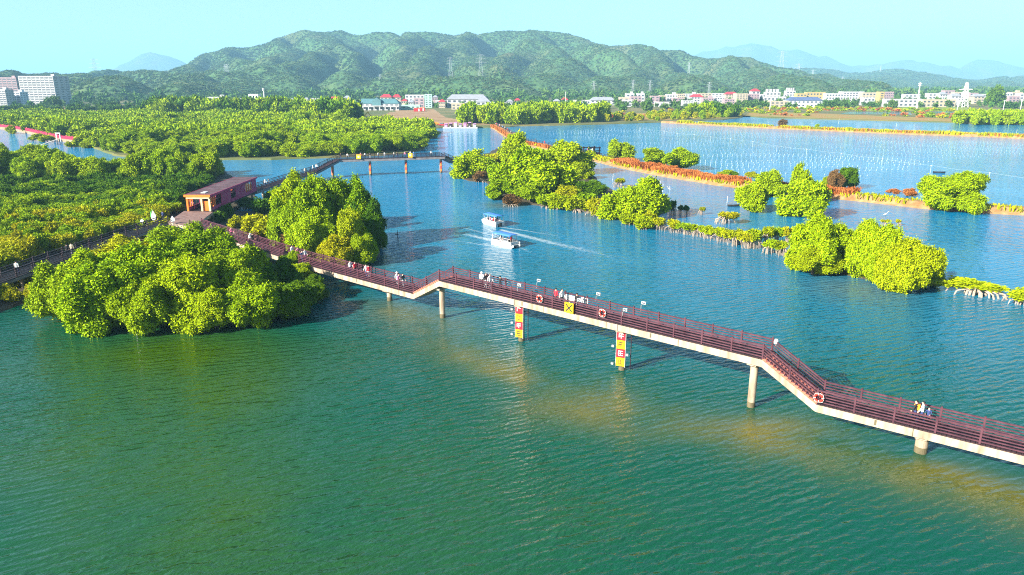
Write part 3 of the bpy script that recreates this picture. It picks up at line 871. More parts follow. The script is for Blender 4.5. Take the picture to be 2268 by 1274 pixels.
tree(p, 1.8, 5.5, LOWM, "leaf_yellow", "yellow-green mangrove hedge cut by the right edge", "bush", name="mangrove_hedge", low=0.35, trunks=ROOTS, wide2=(3.0, R(-30)))
# ---- right trees
for bx, by, ty, wp, lf, pr, lb in [
    (1668, 466, 408, 78, "leaf_bright", MIDT, "round mangrove standing in water before the dyke, left of the tall-tipped one"),
    (1703, 432, 382, 78, "leaf_bright", MIDT, "mangrove on the dyke behind the two standing in the water"),
    (1778, 478, 402, 105, "leaf_bright", MIDT, "broad mangrove in the water with a tall tip"),
    (1768, 452, 370, 46, "leaf_mid", MIDT, "tall narrow treetop rising behind the broad water mangrove"),
    (1872, 416, 373, 50, "leaf_dark", MIDT, "dark green tree on the red grass dyke"),
    (1845, 418, 380, 36, "leaf_brown", MIDT, "rusty half-bare tree left of the dark dyke tree"),
    (1832, 414, 393, 24, "leaf_yellow", MIDT, "small golden tree on the dyke by the rusty one"),
    (2112, 465, 385, 136, "leaf_bright", NEAR, "large round mangrove at the dyke's water edge on the right"),
    (1378, 356, 313, 62, "leaf_mid", MIDT, "mangrove on the pond side of the dyke nearest the sluice"),
    (1448, 364, 330, 66, "leaf_mid", MIDT, "left of the two joined trees on the dyke"),
    (1503, 374, 330, 82, "leaf_bright", MIDT, "right of the two joined trees on the dyke"),
    (1808, 600, 486, 120, "leaf_bright", NEAR, "left mangrove of the bright clump at the right of the channel"),
    (1800, 604, 545, 110, "leaf_yellow", NEAR, "yellow low mangrove at the left foot of the bright clump"),
    (1922, 612, 496, 120, "leaf_bright", NEAR, "middle mangrove of the bright clump at the right of the channel"),
    (1868, 585, 505, 90, "leaf_mid", NEAR, "mangrove behind the left and middle trees of the bright clump"),
    (2000, 640, 535, 130, "leaf_yellow", NEAR, "right yellow-green mangrove of the bright clump"),
    (1965, 630, 545, 90, "leaf_bright", NEAR, "mangrove between the middle and right trees of the bright clump"),
    (2052, 632, 590, 60, "leaf_mid", NEAR, "small mangrove at the right tip of the bright clump")]:
    tree_px(bx, by, ty, wp, pr, lf, lb, low=0.03)
for bx, by, ty, wp, lf in [(1612, 389, 377, 34, "leaf_mid"), (1628, 390, 380, 26, "leaf_dark"), (1662, 392, 381, 36, "leaf_olive"), (1600, 388, 380, 26, "leaf_olive"), (1980, 428, 418, 30, "leaf_red"), (2010, 432, 418, 40, "leaf_red"), (1735, 279, 265, 22, "leaf_brown"), (1808, 284, 275, 14, "leaf_mid")]:
    tree_px(bx, by, ty, wp, SHRUB, lf, "small %s bush growing on a pond dyke" % {"leaf_mid": "green", "leaf_dark": "dark green", "leaf_olive": "olive", "leaf_brown": "pinkish brown", "leaf_red": "rust red"}[lf], cat="bush", group="bushes on the pond dykes", name="dyke_bush", low=0.02, trunks=STEMS)

# ---- generic scatter of uncountable foliage
def scatter(name, pts, scl, idx, protos, label, rot=None):
    n = len(pts)
    me = bpy.data.meshes.new(name)
    me.vertices.add(n); me.vertices.foreach_set("co", np.ascontiguousarray(pts, dtype=np.float32).ravel())
    rg = np.random.default_rng(n)
    a = me.attributes.new("scl", 'FLOAT_VECTOR', 'POINT'); a.data.foreach_set("vector", np.ascontiguousarray(scl, dtype=np.float32).ravel())
    a = me.attributes.new("idx", 'INT', 'POINT'); a.data.foreach_set("value", np.ascontiguousarray(idx, dtype=np.int32))
    rr = np.zeros((n, 3)); rr[:, 2] = rg.uniform(0, 6.28, n)
    a = me.attributes.new("rot", 'FLOAT_VECTOR', 'POINT'); a.data.foreach_set("vector", np.ascontiguousarray(rr, dtype=np.float32).ravel())
    pc = bpy.data.collections.new(name + "_source")
    for i, (m_, lf) in enumerate(protos):
        mm = m_.copy(); mm.materials[0] = MATS[lf]
        pc.objects.link(bpy.data.objects.new("%s_%02d" % (name, i), mm))
    ng = bpy.data.node_groups.new(name, 'GeometryNodeTree')
    ng.interface.new_socket("Geometry", in_out='INPUT', socket_type='NodeSocketGeometry')
    ng.interface.new_socket("Geometry", in_out='OUTPUT', socket_type='NodeSocketGeometry')
    N, L = ng.nodes, ng.links
    gi, go = N.new("NodeGroupInput"), N.new("NodeGroupOutput")
    ip = N.new("GeometryNodeInstanceOnPoints")
    ci = N.new("GeometryNodeCollectionInfo")
    ci.inputs[0].default_value = pc
    ci.inputs["Separate Children"].default_value = True
    ci.inputs["Reset Children"].default_value = True
    def na(nm, ty):
        q = N.new("GeometryNodeInputNamedAttribute"); q.data_type = ty; q.inputs[0].default_value = nm
        return q.outputs[0]
    L.new(gi.outputs[0], ip.inputs["Points"]); L.new(ci.outputs[0], ip.inputs["Instance"])
    ip.inputs["Pick Instance"].default_value = True
    L.new(na("idx", 'INT'), ip.inputs["Instance Index"])
    L.new(na("scl", 'FLOAT_VECTOR'), ip.inputs["Scale"])
    e2r = N.new("FunctionNodeEulerToRotation")
    L.new(na("rot", 'FLOAT_VECTOR'), e2r.inputs[0]); L.new(e2r.outputs[0], ip.inputs["Rotation"])
    L.new(ip.outputs[0], go.inputs[0])
    o = link(name, me)
    md = o.modifiers.new("scatter", 'NODES'); md.node_group = ng
    return tag(o, label, kind="stuff")

# ---- mangrove flat on the left: bushes near the boardwalk (300 shown largest single), darker ones behind, trees at the back
bw_l = [P(398, 484), P(-40, 640)]
flat_low = [P(*q) for q in ((-300, 420), (0, 400), (120, 408), (250, 405), (330, 400), (420, 398), (470, 405), (405, 440), (398, 478), (200, 540), (0, 605), (-200, 680))]
pts = fill(flat_low, 1.9, 5)
dd, _ = seg_dist(pts[:, 0], pts[:, 1], bw_l)
pts = pts[(dd > 1.9) & (fbm(pts[:, 0] / 3.2, pts[:, 1] / 3.2, 123, 2) > -0.62)]
dist = np.hypot(pts[:, 0], pts[:, 1])
vis = (pts[:, 0] / pts[:, 1] > -0.78)
order = np.argsort(dist + np.where(vis, 0, 1e4))
hsz = 2.0 + 1.0 * fbm(pts[:, 0] / 7, pts[:, 1] / 7, 77, 3)
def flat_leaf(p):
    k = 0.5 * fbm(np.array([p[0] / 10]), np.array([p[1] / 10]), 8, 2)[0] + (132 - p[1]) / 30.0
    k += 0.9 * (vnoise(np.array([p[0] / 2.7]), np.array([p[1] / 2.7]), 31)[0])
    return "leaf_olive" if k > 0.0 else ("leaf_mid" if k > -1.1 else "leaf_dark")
LAB_FLAT = {"leaf_olive": "olive yellow", "leaf_mid": "fresh green", "leaf_dark": "dark green"}
for i in order[:300]:
    lf = flat_leaf(pts[i])
    tree((pts[i][0], pts[i][1], 0.25), max(1.2, hsz[i]), random.uniform(2.4, 3.6), SHRUB, lf, LAB_FLAT[lf] + " mangrove bush in the low field beside the left boardwalk", "bush", LAB_FLAT[lf] + " bushes of the low field", "mangrove_bush", low=0.05, trunks=STEMS)
rest = order[300:]
pr = [(m_[0], lf) for lf in ("leaf_olive", "leaf_mid", "leaf_dark") for m_ in SHRUB]
ix = np.array([{"leaf_olive": 0, "leaf_mid": 1, "leaf_dark": 2}[flat_leaf(pts[i])] * 5 + (i % 5) for i in rest])
q = np.column_stack([pts[rest], 0.25 + np.maximum(1.2, hsz[rest]) * 0.5])
rs = np.random.default_rng(4).uniform(0.75, 1.1, len(rest))
scatter("mangrove_scrub", q, np.column_stack([rs, rs, np.maximum(1.2, hsz[rest]) / 2 / 1.2 * 1.05]), ix, pr, "low mangrove scrub filling the rest of the left field")
# strip between left boardwalk and near clump
for pxy in ((60, 635), (20, 640), (110, 618), (150, 598), (200, 578), (240, 560), (275, 545), (310, 530), (345, 515), (375, 508), (30, 672), (0, 668), (-30, 660)):
    p = P(*pxy)
    tree((p.x, p.y, 0.25), random.uniform(1.3, 1.9), random.uniform(2.8, 3.8), SHRUB, "leaf_olive", "olive mangrove bush squeezed between left boardwalk and near clump", "bush", "bushes between boardwalk and near clump", "mangrove_bush", low=0.03, trunks=STEMS)
# taller trees along the back of the flat
flat_back = [P(*q) for q in ((-150, 366), (0, 364), (100, 374), (190, 388), (250, 392), (330, 386), (470, 384), (490, 395), (400, 408), (260, 405), (120, 406), (0, 402), (-150, 410))]
bp_ = fill(flat_back, 5.2, 12)
for (x, y) in bp_:
    tree((x, y, 0.25), random.uniform(3.8, 7.6), random.uniform(5.5, 8.0), MIDT, random.choice(["leaf_bright", "leaf_bright", "leaf_mid"]), "taller mangrove along the channel at the back of the left field", "tree", "trees at the back of the left field", low=0.05)
# ---- forest beyond the channel: nearest and largest trees single, the rest as one wood
forest = [P(*q) for q in ((-250, 280), (0, 279), (70, 295), (150, 312), (215, 327), (265, 344), (345, 350), (470, 352), (600, 352), (700, 349), (800, 345), (900, 339), (934, 330), (931, 316), (960, 301), (968, 295), (900, 287), (790, 282), (700, 268), (600, 262), (450, 262), (200, 262), (0, 262), (-250, 262))]
fp = fill(forest, 6.2, 33)
gap = fbm(fp[:, 0] / 22, fp[:, 1] / 22, 90, 3)
fp = fp[gap > -0.75]
fh = 5.6 + 2.4 * fbm(fp[:, 0] / 25, fp[:, 1] / 25, 91, 3)
fd = np.hypot(fp[:, 0], fp[:, 1])
fv = (fp[:, 0] / fp[:, 1] > -0.76)
order = np.argsort(fd + np.where(fv, 0, 1e5))
frnd = np.random.default_rng(8)
for i in order[:170]:
    tree((fp[i][0], fp[i][1], 0.5), max(4.0, fh[i]), random.uniform(7.0, 9.5), MIDT, "leaf_bright" if gap[i] > 0.1 else "leaf_mid", "mangrove in the front ranks of the forest beyond the channel", "tree", "front trees of the forest beyond the channel", low=0.05)
rest = order[170:]
pr = [(m_[0], lf) for lf in ("leaf_bright", "leaf_mid") for m_ in FART]
ix = np.array([(0 if gap[i] > 0.1 else 5) + (i % 5) for i in rest])
rs = frnd.uniform(1.05, 1.45, len(rest))
hh = np.maximum(4.0, fh[rest])
scatter("mangrove_forest", np.column_stack([fp[rest], 0.5 + hh * 0.5]), np.column_stack([rs, rs, hh / 2 / 2.8 * 1.1]), ix, pr, "green mangrove forest stretching back beyond the channel")
# ---- darker tall trees behind the forest and the far shore belts
for k, (poly, st, hr, lfs, nm, lb) in enumerate([
    (((320, 268), (560, 266), (790, 282), (792, 270), (770, 262), (600, 258), (420, 258), (320, 260)), 10.5, (10, 15), ("leaf_mid", "leaf_dark"), "shore_wood", "tall dark trees standing behind the mangrove forest"),
    (((1025, 276), (1150, 278), (1330, 273), (1340, 264), (1200, 262), (1040, 264)), 9, (8, 12), ("leaf_mid", "leaf_bright"), "shore_wood", "belt of light green trees on the far pond shore"),
    (((1340, 272), (1480, 269), (1600, 263), (1640, 259), (1640, 255), (1480, 259), (1340, 264)), 9, (2.5, 5.5), ("leaf_olive", "leaf_mid"), "shore_wood", "scrubby trees along the far pond shore"),
    (((1520, 262), (1630, 261), (1640, 256), (1540, 254)), 8, (6, 10), ("leaf_mid", "leaf_dark"), "shore_wood", "dark thicket at the far pond corner"),
    (((0, 256), (330, 254), (330, 247), (0, 248)), 13, (4, 7), ("leaf_dark", "leaf_town"), "shore_wood", "dark trees at the foot of the white tower blocks"),
    (((2115, 277), (2290, 279), (2290, 268), (2130, 266)), 8, (5, 8), ("leaf_bright", "leaf_mid"), "shore_wood", "bright green thicket at the right edge behind the ponds")]):
    pl = [P(*q) for q in poly]
    pp = fill(pl, st, 60 + k)
    n = len(pp)
    rr = np.random.default_rng(70 + k)
    hh = rr.uniform(hr[0], hr[1], n)
    ww = hh * rr.uniform(0.95, 1.3, n)
    prs = [(m_[0], lf) for lf in lfs for m_ in FART]
    # the ones in front are single trees
    od = np.argsort(np.hypot(pp[:, 0], pp[:, 1]))
    one = od[:45]
    for i in one:
        tree((pp[i][0], pp[i][1], 0.55), hh[i], ww[i], FART, lfs[i % 2], lb.replace("trees", "tree").replace("thicket", "bushy tree of the thicket").replace("belt of light green tree", "light green tree of the belt"), "tree", "single trees: " + lb, "shore_tree", low=0.04)
    rs_ = od[45:]
    if len(rs_):
        scatter(nm, np.column_stack([pp[rs_], 0.55 + hh[rs_] * 0.5]), np.column_stack([ww[rs_] / 6.8, ww[rs_] / 6.8, hh[rs_] / 5.6]), rr.integers(0, len(prs), len(rs_)), prs, lb)
# ---- woods round the town and up the hills
LUMP = []
for i in range(5):
    LUMP.append(crown_mesh("lump", 700 + i, 1.0, 0.85, 9, 46, 0.62, 0.5, 3, -0.3, 0.1, (0.4, 0.6)))
def on_mesh(V, F, n, seed, ymax=1e9):
    rr = np.random.default_rng(seed)
    a = V[F[:, 0]]; b = V[F[:, 1]]; c = V[F[:, 2]]; d = V[F[:, 3]]
    cz = (a + c)[:, 2] / 2
    # facing the viewer or crest only
    nrm = np.cross(c - a, d - b)
    nrm /= np.linalg.norm(nrm, axis=1)[:, None]
    mid = (a + b + c + d) / 4
    view = np.array([0, 0, CAM_H]) - mid
    view /= np.linalg.norm(view, axis=1)[:, None]
    ok = (np.sum(nrm * view, 1) > -0.10) & (cz > 1)
    F2 = np.nonzero(ok)[0]
    fi = rr.choice(F2, n)
    u, v = rr.random((n, 1)), rr.random((n, 1))
    return (a[fi] * (1 - u) + b[fi] * u) * (1 - v) + (d[fi] * (1 - u) + c[fi] * u) * v
hp = on_mesh(HV, HF, 60000, 1)
hp = hp[np.abs(hp[:, 0] / hp[:, 1]) < 0.78]
rr = np.random.default_rng(2)
hs = rr.uniform(2.6, 5.2, len(hp)) * (1 + 0.25 * fbm(hp[:, 0] / 90, hp[:, 1] / 90, 4, 3))
scatter("hill_forest", hp + np.array([0, 0, -0.6]), np.column_stack([hs, hs, hs * rr.uniform(0.45, 0.8, len(hp))]), rr.integers(0, 5, len(hp)), [(m_, "leaf_hill") for m_ in LUMP], "green forest covering the long hill")
hp = on_mesh(HV2, HF2, 14000, 5)
hp = hp[np.abs(hp[:, 0] / hp[:, 1]) < 0.78]
hs = rr.uniform(6, 10, len(hp))
scatter("hill_forest", hp + np.array([0, 0, -1]), np.column_stack([hs, hs, hs * 0.6]), rr.integers(0, 5, len(hp)), [(m_, "leaf_hill") for m_ in LUMP], "green forest on the lower hills to the right")
# ------------------------------------------------------------------ raised walkways
WID = 2.3
RAILS = [0]
def offset_line(pts, off):
    "plan offset of a polyline (to the left of its direction when off > 0), z kept"
    out = []
    for i, p in enumerate(pts):
        ds = []
        if i > 0: ds.append((pts[i] - pts[i - 1]).to_2d().normalized())
        if i < len(pts) - 1: ds.append((pts[i + 1] - pts[i]).to_2d().normalized())
        d = sum(ds, Vector((0, 0))).normalized()
        k = 1.0 / max(0.5, d.dot(ds[0]))
        out.append(Vector((p.x - d.y * off * k, p.y + d.x * off * k, p.z)))
    return out
def stations(a, b, bay):
    n = max(1, round((b - a).to_2d().length / bay))
    return [a.lerp(b, i / n) for i in range(n + 1)]
def walkway(root, base, front, back, wood, n_rail, single_from=None, beam_t=0.72, gaps=(), rail_h=1.1, bay=2.7, planks=None, step_mat=None, conc=None):
    """front/back: edge polylines with the deck level in z. Deck, beams, steps, posts and rails become parts of root."""
    nb = len(front)
    acc_rail, acc_post = MB(), MB()
    for i in range(nb - 1):
        f0, f1, b0, b1 = front[i], front[i + 1], back[i], back[i + 1]
        stairs = abs(f1.z - f0.z) > 0.5
        # concrete beam: solid box girder under the deck
        mb = MB()
        ins = 0.02
        zt, zb = -0.10, -beam_t
        vs = [f0 + Vector((0, 0, zt)), f1 + Vector((0, 0, zt)), b1 + Vector((0, 0, zt)), b0 + Vector((0, 0, zt)),
              f0 + Vector((0, 0, zb)), f1 + Vector((0, 0, zb)), b1 + Vector((0, 0, zb)), b0 + Vector((0, 0, zb))]
        vs = [v - base for v in vs]
        mb.add(vs, [(0, 1, 2, 3), (7, 6, 5, 4), (4, 5, 1, 0), (5, 6, 2, 1), (6, 7, 3, 2), (7, 4, 0, 3)])
        g = mb.build("beam", conc or M_CONC, root)
        nrm_f = (f0 - b0).to_2d().normalized()
        if stairs:
            n = max(6, round(abs(f1.z - f0.z) / 0.18))
            for k in range(n):
                t0, t1 = k / n, (k + 1) / n
                zz = max(f0.lerp(f1, t0).z, f0.lerp(f1, t1).z)
                c = (f0.lerp(f1, (t0 + t1) / 2) + b0.lerp(b1, (t0 + t1) / 2)) / 2
                d = (f1 - f0).to_2d()
                rot = Matrix.Rotation(math.atan2(d.y, d.x), 3, 'Z')
                boxpart("step", step_mat or M_STEP, (c.x, c.y, zz - 0.10), (d.length / n + 0.03, (f0 - b0).to_2d().length - 0.06, 0.2), root, rot, base)
            # sloping curb on each side
            for q0, q1 in ((f0, f1), (b0, b1)):
                pass
        else:
            # planks across the deck, joined per stretch
            pk = MB()
            n = max(1, int((f1 - f0).length / 0.30))
            for k in range(n):
                t0, t1 = (k + 0.04) / n, (k + 0.96) / n
                pz = Vector((0, 0, 0.0))
                a0, a1, c1, c0 = f0.lerp(f1, t0), f0.lerp(f1, t1), b0.lerp(b1, t1), b0.lerp(b1, t0)
                vs = [v - base + Vector((0, 0, h)) for h in (-0.097, 0.0) for v in (a0, a1, c1, c0)]
                pk.add(vs, [(4, 5, 6, 7), (0, 1, 5, 4), (1, 2, 6, 5), (2, 3, 7, 6), (3, 0, 4, 7)])
            tag(pk.build("deck_planks", planks or M_PLANK, root), kind="stuff")
        # railings
        for side, (e0, e1) in enumerate(((f0, f1), (b0, b1))):
            n = max(1, round((e1 - e0).to_2d().length / bay))
            inw = ((b0 - f0) if side == 0 else (f0 - b0)).to_2d().normalized() * 0.10
            inw = Vector((inw.x, inw.y, 0))
            st = [e0.lerp(e1, k / n) + inw for k in range(n + 1)]
            for k in range(n + 1):
                if k == n and i < nb - 2: continue
                if any((st[k] - g_).to_2d().length < r_ for g_, r_ in gaps): continue
                boxpart("post", wood, st[k] + Vector((0, 0, 0.64)), (0.13, 0.13, 1.28), root, orient((e1 - e0).to_2d().to_3d()), base)
            for k in range(n):
                mid = (st[k] + st[k + 1]) / 2
                if any((mid - g_).to_2d().length < r_ for g_, r_ in gaps): continue
                dv = (st[k + 1] - st[k]).normalized() * 0.07
                for lv in range(n_rail):
                    h = 0.15 + (rail_h - 0.15) * lv / (n_rail - 1)
                    top = lv == n_rail - 1
                    a, b = st[k] + dv + Vector((0, 0, h)), st[k + 1] - dv + Vector((0, 0, h))
                    tw, th = (0.11, 0.12) if top else (0.06, 0.085)
                    if single_from is not None and single_from(mid):
                        barpart("handrail" if top else "rail", wood, a, b, tw, th, root, base)
                    else:
                        acc_rail.bar(a - base, b - base, tw, th)
    if acc_rail.v:
        tag(acc_rail.build("rails", wood, root), kind="stuff")
def pillar(root, base, p, ztop, r=0.34, stain=0.5):
    pl_ = cylpart("pillar", M_CONC, (p.x, p.y, -1.0), r, ztop + 1.0, root, base, 20)
    subpart(cylpart("pillar_foot", M_CONC_STAIN, (p.x, p.y, -0.9), r + 0.012, stain + 0.9, root, base, 20), pl_)
    return Vector((p.x, p.y, 0))

# ---- front walkway: low deck, stairs up, high deck for the boats, stairs down, low deck
ZL, ZH = 2.3, 5.0
A_ = P(2268, 1008, ZL); B_ = P(1808, 894, ZL); C_ = P(1688, 795, ZH); D_ = P(972, 621, ZH); E_ = P(915, 650, ZL); F_ = P(662, 582, ZL); J_ = P(420, 503, ZL)
A2 = A_ + (A_ - B_).normalized() * 14
FR = [A2, B_, C_, D_, E_, F_, J_]
FB = offset_line(FR, -WID)                       # far side edge
base = Vector((C_.x, C_.y, 0))
FW = empty("footbridge", base, "long brown-railed walkway over the water with a raised middle span on pillars", "footbridge")
cnt = [0]
def single(m): 
    return m.y < 78.5 and m.x < 38.5
walkway(FW, base, FR, FB, M_WOOD, 5, single)
CL = [(a + b) / 2 for a, b in zip(FR, FB)]
def on_line(px, py):
    q = P(px, py)
    best = None
    for a, b in zip(CL[:-1], CL[1:]):
        d = (b - a).to_2d(); t = max(0, min(1, (q - a).to_2d().dot(d) / d.length_squared))
        c = a.lerp(b, t)
        if best is None or (c - q).to_2d().length < best[0]: best = ((c - q).to_2d().length, c)
    return best[1]
fd = (C_ - D_).to_2d().normalized(); FDIR = Vector((fd.x, fd.y, 0)); FN = Vector((-FDIR.y, FDIR.x, 0))
if FN.y > 0: FN = -FN                            # towards the viewer
PILL = []
for px, py in ((2040, 997), (1672, 893), (1391, 811), (1173, 747), (997, 699), (855, 668), (690, 610)):
    c = on_line(px, py)
    PILL.append(pillar(FW, base, c, c.z - 0.70, 0.33 if py < 990 else 0.44))
    # cross head between pillar and girder
    boxpart("pillar_cap", M_CONC, (c.x, c.y, c.z - 0.84), (0.8, WID * 0.7, 0.26), FW, orient(FDIR), base)
# girder joints: thin dark gaps with drip stains
for px, py in ((1155, 690), (1383, 735), (2135, 985)):
    c = on_line(px, py + 60)
for k, (px, py) in enumerate(((1391, 811), (1173, 747))):
    c = on_line(px, py)
    e = c + FN * (WID / 2 + 0.004)
    boxpart("girder_joint", M_BLACK, (e.x, e.y, c.z - 0.41), (0.05, 0.02, 0.60), FW, orient(FDIR), base)

for i, (a, b) in enumerate(zip(FR[:-1], FR[1:])):
    if abs(a.z - b.z) > 0.5: continue
    n = int((b - a).length / 8.8)
    d2 = (b - a).to_2d().normalized(); nv = Vector((d2.y, -d2.x, 0))
    if nv.y > 0: nv = -nv
    for k in range(1, n + 1):
        q = a.lerp(b, k / (n + 1)) + nv * 0.004
        boxpart("girder_joint", M_CONC_STAIN, (q.x, q.y, q.z - 0.41), (0.06, 0.02, 0.60), FW, orient((b - a).to_2d().to_3d()), base)
        if k % 2:
            q = a.lerp(b, (k + 0.37) / (n + 1)) + nv * 0.003
            boxpart("drip_stain", M_CONC_STAIN, (q.x, q.y, q.z - 0.36), (0.16, 0.012, 0.44), FW, orient((b - a).to_2d().to_3d()), base)
# ---- navigation mark boards on the two tall pillars (red, yellow, red, yellow panels with glyphs)
def glyph(mb, c, w_, h_, seed, ax, up, nrm):
    rg = random.Random(seed)
    for q in ((-.5, .5, .5, .5), (-.5, 0, .5, 0), (0, .5, 0, -.5), (-.4, -.5, .5, -.45), (-.5, .3, -.5, -.3)):
        if rg.random() < 0.85:
            a = c + ax * (q[0] * w_) + up * (q[1] * h_); b = c + ax * (q[2] * w_) + up * (q[3] * h_)
            d = b - a
            mb.box((a + b) / 2 + nrm * 0.02, (d.length + 0.05, 0.02, 0.07), 0, Matrix((d.normalized(), nrm, d.normalized().cross(nrm))).transposed())
UP = Vector((0, 0, 1))
for k, (i, lb) in enumerate(((3, "red and yellow lettered boards on the left boat-span pillar"), (2, "red and yellow lettered boards on the right boat-span pillar"))):
    c = PILL[i]
    face = (FN * 0.6 + Vector((-0.1, -0.6, 0))).normalized()
    ax = UP.cross(face).normalized()
    o = c + face * 0.55 - FDIR * 0.05
    root = empty("pillar_sign", o, lb, "sign", "boat-span pillar signs")
    rot = Matrix((ax, -face, UP)).transposed()
    for j in range(4):
        z = 0.55 + 0.88 * j + 0.44
        m_ = M_YELLOW if j % 2 == 0 else M_RED
        pn = boxpart("panel", m_, (0, 0, z), (0.88, 0.05, 0.86), root, rot)
        g = MB(); glyph(g, Vector((0, 0, z)) + face * 0.02, 0.42, 0.45, 11 * j + i, ax, UP, face)
        subpart(g.build("glyph", M_BLACK if j % 2 == 0 else M_WHITE, root), pn)
    for s in (-1, 1):
        boxpart("frame_bar", M_STEEL, Vector((0, 0, 2.3)) + ax * (0.46 * s), (0.05, 0.05, 3.7), root, rot)
    # the two flood lamps clamped to it
    for s, z in ((-1, 2.2), (-1, 3.7), (-1, 0.9)) if k == 0 else ((-1, 2.6), (1, 1.9), (-1, 0.8)):
        lp = boxpart("spotlight", M_STEEL, Vector((0, 0, z)) + ax * (0.72 * s) + face * 0.25, (0.24, 0.18, 0.2), root, rot)
    pp = MB(); pp.tube([(0, 0, 0.3), (0, 0, 4.2)], 0.045, 8)
    q = pp.build("cable_pipe", M_DARKWOOD, root); q.location = -face * 0.55 + FDIR * 0.95
    q = boxpart("pipe_bracket", M_DARKWOOD, Vector((0, 0, 3.4)) - face * 0.55 + FDIR * 0.7, (0.6, 0.06, 0.06), root, orient(FDIR))

# ---- things on the front walkway's railing
def rail_point(px, py, side, z):
    "where the sight line meets the vertical plane of that railing"
    e = FR if side == 0 else FB
    u, v = (px - 1134.0) / FPX, (637.0 - py) / FPX
    d = Vector((u, CP + v * SP, -SP + v * CP))
    for a, b in zip(e[:-1], e[1:]):
        n_ = Vector((-(b - a).y, (b - a).x, 0))
        if abs(d.dot(n_)) < 1e-9: continue
        t = (a - Vector((0, 0, CAM_H))).dot(n_) / d.dot(n_)
        q = Vector((0, 0, CAM_H)) + d * t
        s = (q - a).to_2d().dot((b - a).to_2d()) / (b - a).to_2d().length_squared
        if -0.01 <= s <= 1.01: return q, a.lerp(b, s).z
    return q, ZH
def torus_mesh(R0, r0, m1, m2):
    vs, fs, ms = [], [], []
    n, k = 28, 10
    for i in range(n):
        a = 2 * math.pi * i / n
        for j in range(k):
            b = 2 * math.pi * j / k
            vs.append(((R0 + r0 * math.cos(b)) * math.cos(a), r0 * math.sin(b) * 0.9, (R0 + r0 * math.cos(b)) * math.sin(a)))
    for i in range(n):
        for j in range(k):
            fs.append((i * k + j, i * k + (j + 1) % k, ((i + 1) % n) * k + (j + 1) % k, ((i + 1) % n) * k + j))
            ms.append(1 if (i % 7) in (0,) else 0)
    me = bpy.data.meshes.new("ring"); me.from_pydata(vs, [], fs)
    me.materials.append(m1); me.materials.append(m2)
    me.polygons.foreach_set("material_index", ms); me.polygons.foreach_set("use_smooth", [True] * len(fs)); me.update()
    return me
M_BUOY = mat("buoy_orange", (0.55, 0.03, 0.02), 0.5, 0.08, 3)
ring = torus_mesh(0.30, 0.085, M_BUOY, M_WHITE)
for (px, py), lb in zip(((1197, 661), (1336, 693), (1815, 880)), ("red lifebuoy on the high span's railing left of the yellow sign", "red lifebuoy on the high span's railing right of the yellow sign", "red lifebuoy at the foot of the long stairs")):
    q, dz = rail_point(px, py, 0, 0)
    root = empty("lifebuoy", q + FN * 0.16, lb, "lifebuoy", "lifebuoys on the railing", math.atan2(FDIR.y, FDIR.x))
    link("ring", ring, root)
    rp = MB()
    for s in range(4):
        a0 = s * math.pi / 2 + 0.12; a1 = a0 + math.pi / 2 - 0.24
        rp.tube([(0.40 * math.cos(a0), 0, 0.40 * math.sin(a0)), (0.43 * math.cos((a0 + a1) / 2), 0.0, 0.43 * math.sin((a0 + a1) / 2)), (0.40 * math.cos(a1), 0, 0.40 * math.sin(a1))], 0.02, 5)
    rp.build("rope", M_WHITE, root)
# yellow square with black cross, hung outside the railing
q, dz = rail_point(1263, 681, 0, 0)
root = empty("navigation_sign", q + FN * 0.2, "yellow square sign with a black diagonal cross on the high span's railing", "sign", None, math.atan2(FDIR.y, FDIR.x))
boxpart("plate", M_YELLOW, (0, 0, 0), (1.05, 0.06, 1.05), root)
fs = -1 if FN.dot(Vector((FDIR.y, -FDIR.x, 0))) > 0 else 1
for s in (1, -1):
    boxpart("cross_bar", M_BLACK, (0, fs * 0.045 + s * 0.004 * fs, 0), (1.0, 0.02, 0.13), root, Matrix.Rotation(s * math.pi / 4, 3, 'Y'))
boxpart("bracket", M_STEEL, (0, -fs * 0.08, 0.0), (0.08, 0.1, 1.2), root)
# ---- flood lamps on stalks along both railings
for (px, py, side, lb) in ((1150, 632, 0, "small floodlight on the near railing, first from the left"), (1193, 622, 1, "small floodlight on the far railing above the left lifebuoy"), (1282, 665, 0, "small floodlight on the near railing beside the yellow sign"), (1325, 652, 1, "small floodlight on the far railing above the right lifebuoy"), (1384, 687, 0, "small floodlight on the near railing at the right boat-span pillar"), (1425, 672, 1, "small floodlight on the far railing, last to the right")):
    q, dz = rail_point(px, py, side, 0)
    root = empty("floodlight", (q.x, q.y, dz), lb, "lamp", "floodlights on the railing", math.atan2(FDIR.y, FDIR.x))
    h = q.z - dz
    st = MB(); st.tube([(-0.25, 0, 0.9), (-0.22, 0, h - 0.25), (0, 0, h - 0.05)], 0.035, 6)
    st.build("stalk", M_STEEL, root)
    hd = MB(); hd.box((0.05, 0, h + 0.05), (0.44, 0.14, 0.24)); hd.box((0.05, fs * 0.08, h + 0.05), (0.34, 0.02, 0.15), 1)
    hd.build("lamp_head", [M_WHITE, M_GLASS], root)
